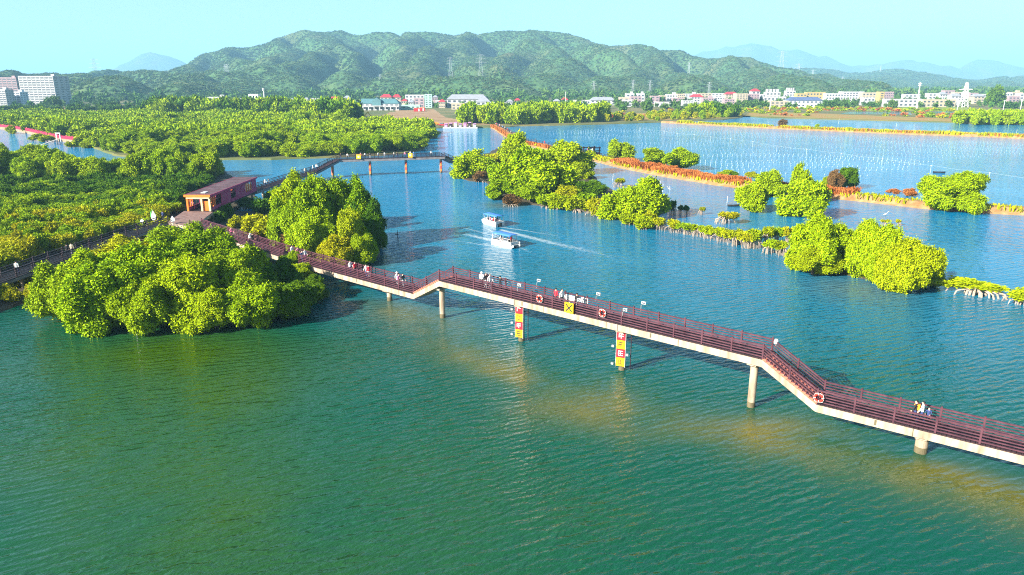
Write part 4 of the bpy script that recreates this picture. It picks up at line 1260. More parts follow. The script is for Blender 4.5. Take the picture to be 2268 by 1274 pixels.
# ---- white cloth banners hung on the railing
for (x0, y0, x1, y1, side, lb) in ((1248, 655, 1276, 664, 1, "white banner with grey lettering lines tied to the far railing"), (1289, 661, 1304, 667, 1, "short white banner tied to the far railing beside a floodlight")):
    a, za = rail_point(x0, y0, side, 0); b, zb = rail_point(x1, y1, side, 0)
    a.z = b.z = (a.z + b.z) / 2
    c = (a + b) / 2
    root = empty("banner", c, lb, "banner", "white banners on the railing", math.atan2((b - a).y, (b - a).x))
    L_ = (b - a).length
    boxpart("cloth", M_WHITE, (0, fs * 0.14, 0), (L_, 0.02, 0.62), root)
    for j in range(3):
        boxpart("text_line", mat("grey_print", (0.3, 0.3, 0.33)), (0, fs * 0.155, 0.16 - 0.16 * j), (L_ * 0.8, 0.012, 0.05), root)
q, dz = rail_point(1719, 757, 1, 0)
root = empty("junction_box", (q.x, q.y, q.z), "round white fitting on the far corner post at the top of the long stairs", "fitting")
bb = MB(); bb.tube([(0, 0, -0.22), (0, 0, -0.15), (0, 0, 0.15), (0, 0, 0.24)], [0.1, 0.2, 0.2, 0.08], 12); bb.build("casing", M_WHITE, root, smooth=True)
boxpart("bracket", M_STEEL, (0, 0, -0.34), (0.06, 0.06, 0.26), root)

# ---- junction platform, left boardwalk, boardwalk through the pavilion and the far high walkway
root = empty("boardwalk_platform", P(400, 492), "wedge-shaped timber platform where the walkways meet", "platform")
pl = [P(*q, ZL) for q in ((372, 492), (425, 505), (472, 470), (408, 468))]
b0 = root.location.copy()
g = MB(); g.add([v - b0 + Vector((0, 0, -0.012)) for v in pl] + [v - b0 + Vector((0, 0, -0.5)) for v in pl], [(0, 1, 2, 3), (7, 6, 5, 4), (0, 4, 5, 1), (1, 5, 6, 2), (2, 6, 7, 3), (3, 7, 4, 0)])
g.build("slab", M_CONC, root)
M_PALEPLANK = mat("pale_plank", (0.13, 0.075, 0.065), 0.8, 0.25, 1.2, col2=(0.21, 0.13, 0.115))
for k in range(16):
    t0, t1 = (k + .05) / 16, (k + .95) / 16
    l0, l1, r0, r1 = pl[0].lerp(pl[3], t0), pl[0].lerp(pl[3], t1), pl[1].lerp(pl[2], t0), pl[1].lerp(pl[2], t1)
    g = MB(); vv = [v - b0 + Vector((0, 0, h)) for h in (-0.008, 0.045) for v in (l0, r0, r1, l1)]
    g.add(vv, [(4, 5, 6, 7), (0, 1, 5, 4), (1, 2, 6, 5), (2, 3, 7, 6), (3, 0, 4, 7)])
    g.build("plank", M_PALEPLANK, root)
for q in pl: cylpart("pillar", M_CONC, (q.x, q.y, -0.8), 0.2, ZL + 0.25, root, b0)

lf = [P(374, 496, ZL), P(200, 556, ZL), P(0, 627, ZL)]
lf.append(lf[2] + (lf[2] - lf[1]).normalized() * 8)
lb = offset_line(lf, -WID)
b0 = Vector((lf[1].x, lf[1].y, 0))
root = empty("boardwalk", b0, "dark-railed boardwalk running through mangroves to the left edge", "boardwalk")
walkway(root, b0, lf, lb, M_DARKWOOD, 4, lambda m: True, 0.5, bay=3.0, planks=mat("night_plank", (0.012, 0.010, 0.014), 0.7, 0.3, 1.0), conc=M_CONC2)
for k in range(9):
    c = (lf[0].lerp(lf[2], k / 8) + lb[0].lerp(lb[2], k / 8)) / 2
    cylpart("pillar", M_CONC, (c.x, c.y, -0.8), 0.2, ZL + 0.3, root, b0, 12)

# far walkway: from the pavilion along to the stairs, high span across the channel mouth, stairs down to the islet
PV0, PV1 = P(467, 468, ZL), P(569, 423, ZL)      # right-hand floor line of the pavilion
g0 = PV1.copy(); g1 = P(704, 380, ZL); g2 = P(752, 354, ZH); g3 = P(985, 347, ZH); g4 = P(1012, 358, 2.6); g5 = P(1075, 348, 2.4)
FRT = [g0, g1, g2, g3, g4, g5]
FBK = offset_line(FRT, 2.6)
b0 = Vector((g2.x, g2.y, 0))
root = empty("footbridge", b0, "distant dark-railed walkway climbing from the pavilion to a high span over the channel mouth", "footbridge")
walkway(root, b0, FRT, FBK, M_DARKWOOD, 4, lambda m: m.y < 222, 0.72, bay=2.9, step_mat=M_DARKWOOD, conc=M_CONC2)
FARP = []
for px, py in ((759, 383), (838, 381), (913, 380), (987, 379)):
    c = P(px, py); t = (c.x - g2.x) / (g3.x - g2.x)
    c = (g2.lerp(g3, t) + FBK[2].lerp(FBK[3], t)) / 2
    pillar(root, b0, c, ZH - 0.7, 0.4); FARP.append(c)
for t in (0.15, 0.5, 0.85):
    c = (g0.lerp(g1, t) + FBK[0].lerp(FBK[1], t)) / 2
    pillar(root, b0, c, ZL - 0.7, 0.35)
for k, c in enumerate(FARP):
    root = empty("pillar_sign", (c.x, c.y - 0.55, 0), "narrow red and yellow board on the far walkway's %s pillar" % ("leftmost", "second", "third", "rightmost")[k], "sign", "far walkway pillar signs")
    for j in range(4):
        boxpart("panel", mat("faded_orange", (0.36, 0.12, 0.02), 0.7, 0.2, 2) if j % 2 == 0 else mat("faded_red", (0.28, 0.03, 0.025), 0.7, 0.2, 2), (0, 0, 0.9 + 0.8 * j), (0.62, 0.06, 0.78), root, Matrix.Rotation(R(-25), 3, 'Z'))
    boxpart("frame_bar", M_STEEL, (0, 0.08, 2.1), (0.1, 0.08, 3.6), root)
for px, py, lb in ((795, 347, "yellow square sign on the far high walkway, left one"), (913, 341, "yellow square sign on the far high walkway, right one")):
    q = P(px, py, ZH + 0.7); q.y = g2.y + (q.x - g2.x) / (g3.x - g2.x) * (g3.y - g2.y) - 0.15
    root = empty("navigation_sign", q, lb, "sign", "signs on the far walkway")
    boxpart("plate", M_YELLOW, (0, 0, 0), (1.3, 0.06, 1.3), root)
    boxpart("emblem", M_WHITE, (0, -0.045, 0), (0.5, 0.03, 0.5), root)

# ---- pavilion over the boardwalk
def pavilion():
    ln = (PV1 - PV0).to_2d().length
    d = (PV1 - PV0).to_2d().normalized(); rz = math.atan2(d.y, d.x)
    root = empty("pavilion", Vector((PV0.x, PV0.y, ZL)), "long flat-roofed walkway pavilion with pink panel walls and orange portal", "pavilion", None, rz)
    W = 4.6; H = 3.0                              # local x along, local y to the left
    MP = mat("pavilion_panel", (0.34, 0.030, 0.11), 0.8, 0.2, 1.0, col2=(0.44, 0.06, 0.15))
    MO = mat("pavilion_orange", (0.75, 0.17, 0.02), 0.6, 0.1, 1.0)
    MC = mat("pavilion_cream", (0.85, 0.60, 0.30), 0.6, 0.1, 1.0)
    MR = mat("pavilion_roof", (0.055, 0.030, 0.040), 0.9, 0.25, 0.5, col2=(0.11, 0.065, 0.08))
    boxpart("floor", M_PLANK, (ln / 2, W / 2, -0.15), (ln, W, 0.28), root)
    rf = boxpart("roof", MR, (ln / 2, W / 2, H + 0.12), (ln + 0.5, W + 0.5, 0.22), root)
    boxpart("roof_edge", MO, (-0.28, W / 2, H + 0.08), (0.08, W + 0.56, 0.42), root)
    for y in (-0.28, W + 0.28): boxpart("roof_edge", MP, (ln / 2, y, H + 0.08), (ln + 0.46, 0.08, 0.36), root)
    for k in range(9):
        subpart(boxpart("roof_seam", MR, (ln * (k + 0.5) / 9, W / 2, H + 0.26), (0.10, W + 0.3, 0.06), root), rf)
    subpart(boxpart("roof_hatch", M_WHITE, (3.0, W * 0.45, H + 0.3), (1.6, 0.9, 0.14), root), rf)
    # portal columns at the near end
    for y, m_ in ((0.12, MC), (W * 0.36, MC), (W - 0.15, MO)):
        boxpart("portal_column", m_, (0.15, y, H / 2), (0.34, 0.34, H), root)
    boxpart("portal_lintel", MC, (0.0, W / 2, H - 0.32), (0.30, W - 0.1, 0.36), root)
    boxpart("portal_panel", MO, (0.3, W * 0.18, 1.0), (0.12, 1.1, 1.9), root)
    # side walls: panels and openings by turns
    cuts = [(0.5, 3.2, 'o'), (3.2, 6.2, 'w'), (6.2, 8.0, 'p'), (8.0, 11.6, 'p'), (11.6, 14.6, 'w'), (14.6, 18.2, 'p'), (18.2, 20.6, 'p'), (20.6, 25.0, 'o'), (25.0, 28.0, 'p')]
    k_ = ln / 28.0
    for y in (0.06, W - 0.06):
        for a, b, t in cuts:
            a, b = a * k_, b * k_
            c = (a + b) / 2
            if t == 'p':
                wp_ = boxpart("wall_panel", MP, (c, y, H / 2), (b - a - 0.06, 0.10, H), root)
                s_ = MB(); yy = y - 0.07 if y < 1 else y + 0.07
                rg = random.Random(int(a * 9))
                for j in range(4): s_.box((c + rg.uniform(-.8, .8), yy, 1.0 + 0.35 * j), (rg.uniform(.4, 1.3), 0.03, 0.10))
                subpart(s_.build("relief", mat("relief_pink", (0.40, 0.16, 0.19)), root), wp_)
            else:
                boxpart("sill", MP, (c, y, 0.35), (b - a - 0.06, 0.10, 0.7), root)
                boxpart("lintel", MP, (c, y, H - 0.2), (b - a - 0.06, 0.10, 0.4), root)
                if t == 'o':
                    for j in range(3):
                        boxpart("fin", MO, (a + (b - a) * (j + 0.5) / 3, y, H / 2 + 0.15), (0.30, 0.16, H - 1.1), root)
                boxpart("mullion", M_DARKWOOD, (c, y, H / 2 + 0.15), (0.12, 0.12, H - 1.1), root)
    for k in range(6):
        cylpart("pillar", M_CONC, (ln * (k + .5) / 6, 0.5, -3.2), 0.25, 2.95, root)
        cylpart("pillar", M_CONC, (ln * (k + .5) / 6, W - 0.5, -3.2), 0.25, 2.95, root)
    bench = boxpart("bench", M_DARKWOOD, (ln / 2, W - 0.7, 0.4), (ln * 0.7, 0.5, 0.1), root)
pavilion()
# ---- white display boards beside the junction
for px, py, hpx, wpx, lb, nm in ((342, 492, 24, 11, "tall white bird-shaped board with green edge beside the platform", "display_board"), (384, 496, 15, 10, "short white bird-shaped board at the platform's left corner", "display_board"), (316, 497, 9, 8, "small white board low on the left boardwalk rail", "display_board")):
    p = P(px, py, ZL)
    h, w_ = hpx * MPP(p), wpx * MPP(p)
    root = empty(nm, p, lb, "board")
    g = MB()
    out = [(-.5, .1), (-.2, 0), (.25, .05), (.5, .3), (.45, .55), (.2, .75), (.05, 1), (-.15, .93), (-.3, .7), (-.5, .5)]
    n = len(out)
    vs = [(x * w_, -0.05, 0.35 + y * h * 0.9) for x, y in out] + [(x * w_, 0.05, 0.35 + y * h * 0.9) for x, y in out]
    g.add(vs, [tuple(range(n)), tuple(range(2 * n - 1, n - 1, -1))] + [(i, i + n, (i + 1) % n + n, (i + 1) % n) for i in range(n)])
    g.build("board", M_WHITE, root)
    boxpart("leg", M_STEEL, (0, 0, 0.25), (0.1, 0.08, 0.5), root)
    if "green" in lb:
        g = MB(); g.tube([(-.52 * w_, 0, .9 + 0 * h), (-.45 * w_, 0, .35 + .75 * h), (-.1 * w_, 0, .35 + .98 * h)], 0.09, 6)
        g.build("edge_trim", mat("green_paint", (0.10, 0.55, 0.12)), root)
# ------------------------------------------------------------------ town
def wallmat(n, c): return mat("wall_" + n, c, 0.85, 0.06, 0.1)
W_WHITE = wallmat("white", (0.36, 0.36, 0.37)); W_CREAM = wallmat("cream", (0.34, 0.29, 0.22)); W_PINK = wallmat("pink", (0.28, 0.20, 0.22)); W_GREY = wallmat("grey", (0.52, 0.55, 0.60)); W_YEL = wallmat("yellow", (0.34, 0.26, 0.11)); W_MINT = wallmat("mint", (0.28, 0.46, 0.38))
R_RED = mat("roof_red", (0.38, 0.03, 0.045), 0.8, 0.15, 0.3); R_GREY = mat("roof_grey", (0.22, 0.23, 0.26), 0.8, 0.1, 0.3); R_TEAL = mat("roof_teal", (0.07, 0.16, 0.18), 0.7, 0.1, 0.3); R_BLUE = mat("roof_blue", (0.07, 0.10, 0.20), 0.7, 0.1, 0.3)
def building(x0, x1, ytop, d, wall, label, roof=None, floors=None, cols=None, depth=10, rz=0.0, gable=False, name="house", extra=None):
    "x0..x1 and ytop are sighted; d is its distance; front faces the viewer turned by rz"
    px = (x0 + x1) / 2
    u = (px - 1134.0) / FPX
    p = Vector((0, d, 0.55))
    sc = d * CP + CAM_H * SP
    w_ = (x1 - x0) / FPX * sc
    p.x = u * sc
    h = (HGT(p, ytop) - 0.55) * (0.9 if 'tower' not in name else 1.0)
    root = empty(name, p, label, "building", None, rz)
    roof = roof or R_GREY
    boxpart("wall", wall, (0, depth / 2, h / 2), (w_, depth, h), root)
    floors = floors or max(1, round(h / 3.4)); cols = cols or max(2, min(8, round(w_ / 4.5)))
    if gable:
        g = MB(); r = 0.22 * min(w_, depth) + 0.8
        g.add([(-w_ / 2 - .5, -.6, h), (w_ / 2 + .5, -.6, h), (w_ / 2 + .5, depth + .6, h), (-w_ / 2 - .5, depth + .6, h), (-w_ / 2 + r, depth / 2, h + r), (w_ / 2 - r, depth / 2, h + r)], [(0, 1, 5, 4), (1, 2, 5), (2, 3, 4, 5), (3, 0, 4), (3, 2, 1, 0)])
        g.build("roof", roof, root)
    else:
        rf_ = boxpart("roof", roof, (0, depth / 2, h + 0.12), (w_ - 0.5, depth - 0.5, 0.2), root)
        for sx in (-1, 1): boxpart("parapet", wall, (sx * (w_ / 2 - 0.13), depth / 2, h + 0.4), (0.24, depth - 0.04, 0.8), root)
        boxpart("parapet", wall, (0, 0.13, h + 0.397), (w_ - 0.56, 0.24, 0.79), root)
        if extra == 'hut': subpart(boxpart("stair_hut", wall, (w_ * 0.25, depth * 0.6, h + 1.5), (min(4, w_ * .3), 3.5, 2.6), root), rf_)
        if extra == 'tank':
            for k in range(4): subpart(cylpart("silo", wall, (-w_ * .36 + w_ * .24 * k, depth * .4, h), w_ * .11, 4.5, root), rf_)
    fh = h / floors; cw = w_ / cols
    for f in range(floors):
        for c in range(cols):
            o = boxpart("window", M_GLASS, (-w_ / 2 + cw * (c + .5), -0.02, fh * (f + 0.55)), (cw * 0.5, 0.16, fh * 0.42), root)
    ns = max(1, min(4, round(depth / 5)))
    side = 1 if rz <= 0 else -1
    for f in range(floors):
        for c in range(ns):
            boxpart("window", M_GLASS, (side * (w_ / 2), depth * (c + .5) / ns, fh * (f + 0.55)), (0.16, depth / ns * 0.45, fh * 0.4), root)
    return root
# white tower blocks at the left
def tower(x0, x1, ytop, d, wall, label, floors, cols, depth, rz, band=True):
    root = building(x0, x1, ytop, d, wall, label, floors=1, cols=1, depth=depth, rz=rz, name="tower_block", extra='hut')
    for o in [o for o in root.children if o.name.startswith("window")]: bpy.data.objects.remove(o)
    wl_ = [o for o in root.children if o.name.startswith("wall")][0]
    w_, dp, h = wl_.scale
    fh, cw = h / floors, w_ / cols
    for f in range(floors):
        for c in range(cols):
            o = boxpart("window", M_GLASS, (-w_ / 2 + cw * (c + .5), -0.02, fh * (f + 0.52)), (cw * 0.74, 0.2, fh * 0.46), root)
        boxpart("floor_ledge", wall, (0, -0.12, fh * (f + 0.22)), (w_ * .96, 0.26, 0.25), root)
        for c in range(3):
            boxpart("window", M_GLASS, (w_ / 2 - 0.02, dp * (c + .5) / 3, fh * (f + 0.52)), (0.2, dp / 3 * 0.5, fh * 0.36), root)
    for c in range(1, cols):
        boxpart("pier", wall, (-w_ / 2 + cw * c, -0.09, h / 2), (0.5, 0.2, h), root)
tower(48, 130, 170, 860, W_WHITE, "tall white tower block with ribbon windows at the far left", 12, 8, 26, R(-6))
tower(-30, 47, 173, 930, W_PINK, "pinkish tower block behind the white one at the left edge", 11, 7, 20, R(-4))
tower(-20, 19, 200, 800, W_WHITE, "lower white block in front of the tower blocks at the left edge", 8, 5, 12, R(-6))
tower(20, 50, 205, 820, W_GREY, "narrow grey-white wing between the white tower blocks", 7, 3, 12, R(-6))
B = building
B(462, 500, 214, 760, W_WHITE, "low white house above the forest left of the red gantry", extra='hut')
B(488, 510, 222, 740, W_WHITE, "small white shed right beside the low white house", depth=6)
B(534, 548, 218, 800, W_WHITE, "tiny white house between the low house and the grey block")
B(553, 574, 207, 780, W_GREY, "small grey block with dark windows left of the mast", floors=3, cols=3)
B(630, 638, 219, 820, W_WHITE, "tiny white cabin under the hill")
B(690, 722, 218, 850, W_WHITE, "low white row left of the teal-roofed hall", roof=R_GREY)
B(728, 750, 219, 850, W_CREAM, "low cream row house next to the white row", roof=R_RED, gable=True)
B(755, 790, 222, 800, W_WHITE, "white workshop left of the teal-roofed hall")
r_ = B(787, 884, 228, 700, W_WHITE, "wide white hall with teal roof and arched gable", roof=R_TEAL, floors=2, cols=9, depth=16, gable=True, name="hall")
g = MB(); g.add([(-4, -1.2, 4), (4, -1.2, 4), (4, -1.2, 9), (0, -1.2, 12), (-4, -1.2, 9), (-4, 4, 4), (4, 4, 4), (4, 4, 9), (0, 4, 12), (-4, 4, 9)], [(0, 1, 2, 3, 4), (2, 7, 8, 3), (3, 8, 9, 4), (0, 4, 9, 5), (1, 6, 7, 2)])
g.build("entrance_gable", R_TEAL, r_)
for k in range(8): boxpart("arcade_column", W_WHITE, (-18 + 5.2 * k, -2.2, 1.9), (0.9, 0.9, 3.8), r_)
boxpart("arcade_beam", W_WHITE, (0, -2.2, 4.1), (41, 1.3, 0.8), r_)
B(843, 868, 213, 780, W_CREAM, "cream house with red hipped roof, left of the pair", roof=R_RED, gable=True, floors=3, depth=10)
B(869, 888, 213, 785, W_CREAM, "cream house with red hipped roof, right of the pair", roof=R_RED, gable=True, floors=3, depth=10)
B(898, 940, 209, 860, W_WHITE, "white two-storey block behind the mint tower", floors=3)
B(918, 940, 217, 780, W_PINK, "pale shop block left of the mint tower")
B(941, 957, 207, 770, W_MINT, "slim mint green tower block", floors=6, cols=2, depth=6)
B(870, 930, 233, 720, W_MINT, "low mint shed near the bare ground", depth=8)
B(965, 1010, 222, 790, W_WHITE, "white flat factory left of the long warehouse")
B(990, 1080, 218, 770, W_WHITE, "long pale warehouse with grey roof at the foot of the hill", roof=R_GREY, gable=True, depth=18, cols=8)
B(1000, 1050, 229, 720, W_CREAM, "low cream shed in front of the long warehouse", depth=9)
B(1055, 1086, 224, 735, W_WHITE, "white gabled shed right in front of the warehouse", gable=True, roof=R_GREY)
B(1085, 1121, 227, 730, W_WHITE, "white boundary block at the warehouse's right end", depth=7)
B(1265, 1308, 222, 880, W_WHITE, "low white row house left of the grey-roofed shed")
B(1308, 1362, 221, 850, W_WHITE, "white shed with wide grey roof on the far pond shore", gable=True, roof=R_GREY, depth=12)
B(1372, 1392, 215, 850, W_CREAM, "cream cottage left of the white twin houses")
B(1386, 1404, 206, 900, W_WHITE, "left of the white twin houses on the far shore", floors=3, extra='hut')
B(1411, 1427, 206, 900, W_WHITE, "right of the white twin houses on the far shore", floors=3, extra='hut')
B(1396, 1420, 213, 840, W_PINK, "pinkish house in front of the white twins", floors=3)
B(1380, 1400, 221, 800, W_WHITE, "small white house at the water side of the twins")
B(1441, 1460, 212, 900, W_PINK, "pink house with dark openings in the middle of the town", floors=3)
B(1461, 1475, 211, 905, W_CREAM, "cream house joined to the pink one", floors=3)
B(1452, 1490, 226, 800, W_WHITE, "low white house by the far thicket")
rgb = random.Random(11)
names = ["with a roof hut", "with two rows of windows", "with a plain parapet", "with wide openings"]
spots = [(1476, 1500, 208, 920), (1500, 1516, 207, 915), (1490, 1512, 217, 860), (1516, 1545, 207, 1000), (1530, 1556, 213, 880), (1545, 1575, 206, 1000), (1556, 1580, 216, 850), (1575, 1606, 206, 1000), (1582, 1604, 214, 860), (1606, 1632, 207, 980), (1604, 1626, 219, 830), (1512, 1535, 223, 820)]
for k, (a, b, t, d) in enumerate(spots):
    B(a, b, t, d, (W_WHITE, W_CREAM, W_PINK, W_WHITE)[k % 4], "%s house %s, %s from the left in the dense row" % (("white", "cream", "pink", "white")[k % 4], names[(k * 3) % 4], ("one", "two", "three", "four", "five", "six", "seven", "eight", "nine", "ten", "eleven", "twelve")[k]), floors=3 + k % 2, cols=4, extra=('hut' if k % 3 == 0 else None), gable=(k % 5 == 4), roof=R_RED if k % 5 == 4 else None)
B(1630, 1655, 206, 850, W_CREAM, "tall cream apartment block at the right end of the dense row", floors=6, cols=4, depth=14, name="apartment_block")
B(1656, 1680, 207, 860, W_PINK, "pinkish apartment block with a red rooftop shed", floors=6, cols=4, depth=14, name="apartment_block")
B(1663, 1681, 199, 880, W_WHITE, "red-roofed upper house above the apartment blocks", gable=True, roof=R_RED)
B(1682, 1694, 208, 900, W_WHITE, "thin white house right of the apartment blocks", floors=4, cols=2)
B(1695, 1727, 203, 1000, W_WHITE, "white mill with a row of silos, left one", extra='tank', name="mill")
B(1740, 1760, 200, 1010, W_WHITE, "white mill with a row of silos, right one", extra='tank', name="mill")
B(1690, 1740, 214, 880, W_WHITE, "wide white factory below the silos", depth=14)
B(1696, 1745, 224, 780, W_CREAM, "low cream barn below the white factory", depth=10)
B(1746, 1820, 221, 780, W_GREY, "dark blue-roofed sheds in a row behind the marsh", roof=R_BLUE, gable=True, depth=12, cols=8)
B(1763, 1785, 206, 950, W_YEL, "yellow block, left half of the long yellow works", floors=3)
B(1785, 1826, 203, 960, W_YEL, "yellow block, right half of the long yellow works", floors=3, cols=6)
B(1828, 1866, 206, 950, W_WHITE, "white works right of the yellow blocks", floors=3, cols=6)
B(1866, 1912, 202, 1000, W_WHITE, "long white factory hall on the right of the town", cols=7, depth=16)
B(1908, 1938, 204, 980, W_CREAM, "cream factory end with a plain gable", cols=4)
B(1912, 1936, 216, 850, W_WHITE, "white shed before the cream factory end")
B(1946, 1956, 202, 900, W_YEL, "narrow yellow wing of the five-storey block", floors=5, cols=1)
B(1957, 1977, 202, 900, W_PINK, "five-storey block with a grid of dark windows", floors=5, cols=5, name="apartment_block")
B(2003, 2036, 208, 950, W_WHITE, "white block left of the tall mast", floors=3)
B(1960, 2040, 219, 800, W_WHITE, "long low white wall-like shed behind the field", depth=8, cols=8)
B(2042, 2115, 220, 790, W_CREAM, "long low cream shed right of the tall mast", depth=10, cols=8)
spots = [(2055, 2080, 206, 1000), (2080, 2096, 207, 980), (2090, 2112, 199, 1050), (2112, 2124, 203, 1000), (2105, 2128, 211, 900), (2128, 2146, 204, 1000), (2146, 2164, 205, 980), (2155, 2178, 212, 900), (2164, 2190, 208, 960), (2120, 2140, 217, 850)]
for k, (a, b, t, d) in enumerate(spots):
    B(a, b, t, d, (W_WHITE, W_WHITE, W_PINK, W_CREAM)[k % 4], "%s village house in the right cluster, %s from its left end" % (("white", "bright white", "pink", "cream")[k % 4], ("first", "second", "third", "fourth", "fifth", "sixth", "seventh", "eighth", "ninth", "tenth")[k]), floors=3, cols=3, gable=(k % 3 == 1), roof=R_GREY)
for k, (a, b, t, d) in enumerate([(2220, 2240, 205, 980), (2238, 2262, 203, 990), (2256, 2285, 206, 960), (2232, 2256, 213, 880)]):
    B(a, b, t, d, (W_WHITE, W_CREAM, W_WHITE, W_PINK)[k], "house at the right edge beyond the big dark tree, %s from the left" % ("first", "second", "third", "fourth")[k], floors=3, cols=3, extra='hut' if k == 1 else None)
for k, (a, b, t, d, wl_, rf_) in enumerate([(640, 652, 221, 800, W_WHITE, R_GREY), (655, 668, 223, 780, W_PINK, R_RED), (672, 684, 219, 830, W_WHITE, R_GREY), (700, 714, 225, 760, W_CREAM, R_GREY), (735, 748, 226, 750, W_WHITE, R_RED), (762, 776, 215, 880, W_PINK, R_GREY), (890, 902, 222, 780, W_CREAM, R_RED), (905, 917, 225, 750, W_WHITE, R_GREY), (958, 970, 214, 860, W_PINK, R_GREY), (972, 986, 224, 760, W_CREAM, R_RED), (1122, 1136, 224, 790, W_WHITE, R_GREY), (1140, 1152, 221, 820, W_PINK, R_RED), (1226, 1240, 223, 850, W_CREAM, R_GREY), (1244, 1258, 220, 880, W_WHITE, R_RED)]):
    B(a, b, t, d, wl_, "small %s house with %s roof at the hill foot, %s counted from the red gantry" % ({W_WHITE: "white", W_PINK: "pinkish", W_CREAM: "cream"}[wl_], "red" if rf_ is R_RED else "grey", ORD[k]), roof=rf_, gable=True, floors=2, cols=3, depth=8)
# big dark tree at right, trees between the houses
p = P(2205, 234, 0.5)
tree(p, HGT(p, 193), 40 * MPP(p), FART, "leaf_dark", "big dark round tree at the right of the town", low=0.03, name="shade_tree")
for k, (bx, by, ty, wp) in enumerate([(1150, 240, 224, 30), (1190, 238, 222, 28), (1650, 239, 226, 34), (1690, 238, 224, 30), (1760, 238, 226, 36), (1830, 240, 222, 32), (1860, 240, 226, 34), (1930, 238, 226, 26), (1975, 240, 222, 22), (2235, 241, 226, 34), (120, 240, 214, 30), (250, 243, 226, 26), (110, 240, 218, 26)]):
    tree_px(bx, by, ty, wp, FART, "leaf_town", "dark town tree, %s from the left of those standing singly before the houses" % ("third fourth fifth sixth seventh eighth ninth tenth eleventh twelfth".split() + ["first", "thirteenth", "second"])[k] if False else "dark round tree standing before the distant houses", low=0.03, name="town_tree", group="dark trees before the distant houses")
for k, (poly, st, lb) in enumerate([(((0, 242), (500, 244), (800, 243), (830, 240), (1000, 241), (1250, 250), (1500, 247), (1700, 244), (1900, 240), (2300, 240), (2300, 221), (0, 221)), 26, "dark green trees mixed among the town's houses"), (((-100, 228), (1100, 224), (2300, 216), (2300, 203), (1000, 204), (-100, 206)), 34, "belt of trees at the foot of the hills behind the town")]):
    pp = fill([P(*q) for q in poly], st, 300 + k)
    rr = np.random.default_rng(k + 50)
    n = len(pp)
    s_ = rr.uniform(2.2, 5.2, n) * (1 + 0.8 * k)
    # keep clear of the bare ground and fields
    scatter("town_trees" if k == 0 else "foothill_trees", np.column_stack([pp, 0.55 + s_ * 0.8]), np.column_stack([s_ * 1.1, s_ * 1.1, s_]), rr.integers(0, 5, n), [(m_, "leaf_town") for m_ in LUMP], lb)
# scrub on the flat marsh behind the ponds
mp = fill([P(*q) for q in ((1340, 268), (1640, 256), (1900, 262), (2268, 274), (2268, 240), (1700, 240), (1340, 250))], 11, 91)
mk = fbm(mp[:, 0] / 50, mp[:, 1] / 50, 12, 3)
mp = mp[mk > -0.1]
rr = np.random.default_rng(14)
s_ = rr.uniform(1.0, 2.6, len(mp))
ok = np.ones(len(mp), bool)
for q in (((1860, 254), (2020, 256), (2015, 250), (1880, 249)), ((2060, 252), (2260, 254), (2250, 248), (2080, 248)), ((2140, 266), (2262, 268), (2255, 261), (2160, 260))):
    ok &= ~poly_inside(mp, [P(*c) for c in q])
mp, s_ = mp[ok], s_[ok]
scatter("marsh_scrub", np.column_stack([mp, 0.5 + s_ * 0.4]), np.column_stack([s_ * 1.5, s_ * 1.5, s_ * 0.8]), rr.integers(0, 15, len(mp)), [(m_, lf) for lf in ("leaf_red", "leaf_mid", "leaf_olive") for m_ in LUMP], "rusty and green scrub on the marsh behind the ponds")

# ------------------------------------------------------------------ pylons and masts
def lattice(name, pos, h, wb, label, arms=3, m=M_WHITE, group=None, t=0.5):
    root = empty(name, pos, label, "pylon" if arms else "mast", group)
    wt = wb * 0.18
    cs = [(-1, -1), (1, -1), (1, 1), (-1, 1)]
    for a, b in cs:
        g = MB(); g.bar((a * wb / 2, b * wb / 2, -2), (a * wt / 2, b * wt / 2, h), t, t); g.build("leg", m, root)
    n = 7
    br = MB()
    for k in range(n):
        z0, z1 = h * k / n, h * (k + 1) / n
        w0, w1 = (wb + (wt - wb) * k / n) / 2, (wb + (wt - wb) * (k + 1) / n) / 2
        for i in range(4):
            a, b = cs[i], cs[(i + 1) % 4]
            br.bar((a[0] * w0, a[1] * w0, z0), (b[0] * w1, b[1] * w1, z1), t * .6, t * .6)
            br.bar((a[0] * w1, a[1] * w1, z1), (b[0] * w1, b[1] * w1, z1), t * .6, t * .6)
    br.build("bracing", m, root)
    for k in range(arms):
        z = h * (0.72 + 0.12 * k); al = wb * (1.0 - 0.15 * k)
        g = MB(); g.bar((-al, 0, z), (al, 0, z), t, t); g.bar((-al, 0, z), (0, 0, z + h * .04), t * .7, t * .7); g.bar((al, 0, z), (0, 0, z + h * .04), t * .7, t * .7)
        g.build("arm", m, root)
    return root
def hill_z(x, y):
    i = np.argmin((HV[:, 0] - x) ** 2 + (HV[:, 1] - y) ** 2)
    return float(HV[i, 2])
PY = [(1065, 120, 168, 1500), (998, 127, 160, 1650), (1525, 138, 166, 1700), (1570, 182, 207, 1300), (1402, 177, 194, 1400), (1440, 178, 190, 1450), (505, 142, 162, 1800), (500, 143, 162, 1830), (642, 150, 172, 1700), (680, 148, 166, 1720), (842, 165, 176, 1550), (1730, 113, 146, 2300), (1768, 141, 160, 2500), (1800, 155, 168, 2600), (1822, 168, 184, 2200), (1950, 146, 158, 3900), (1865, 170, 184, 2700), (1746, 178, 190, 1700), (1315, 180, 196, 1350), (210, 130, 152, 2200)]
ordw = "first second third fourth fifth sixth seventh eighth ninth tenth eleventh twelfth thirteenth fourteenth fifteenth sixteenth seventeenth eighteenth nineteenth twentieth".split()
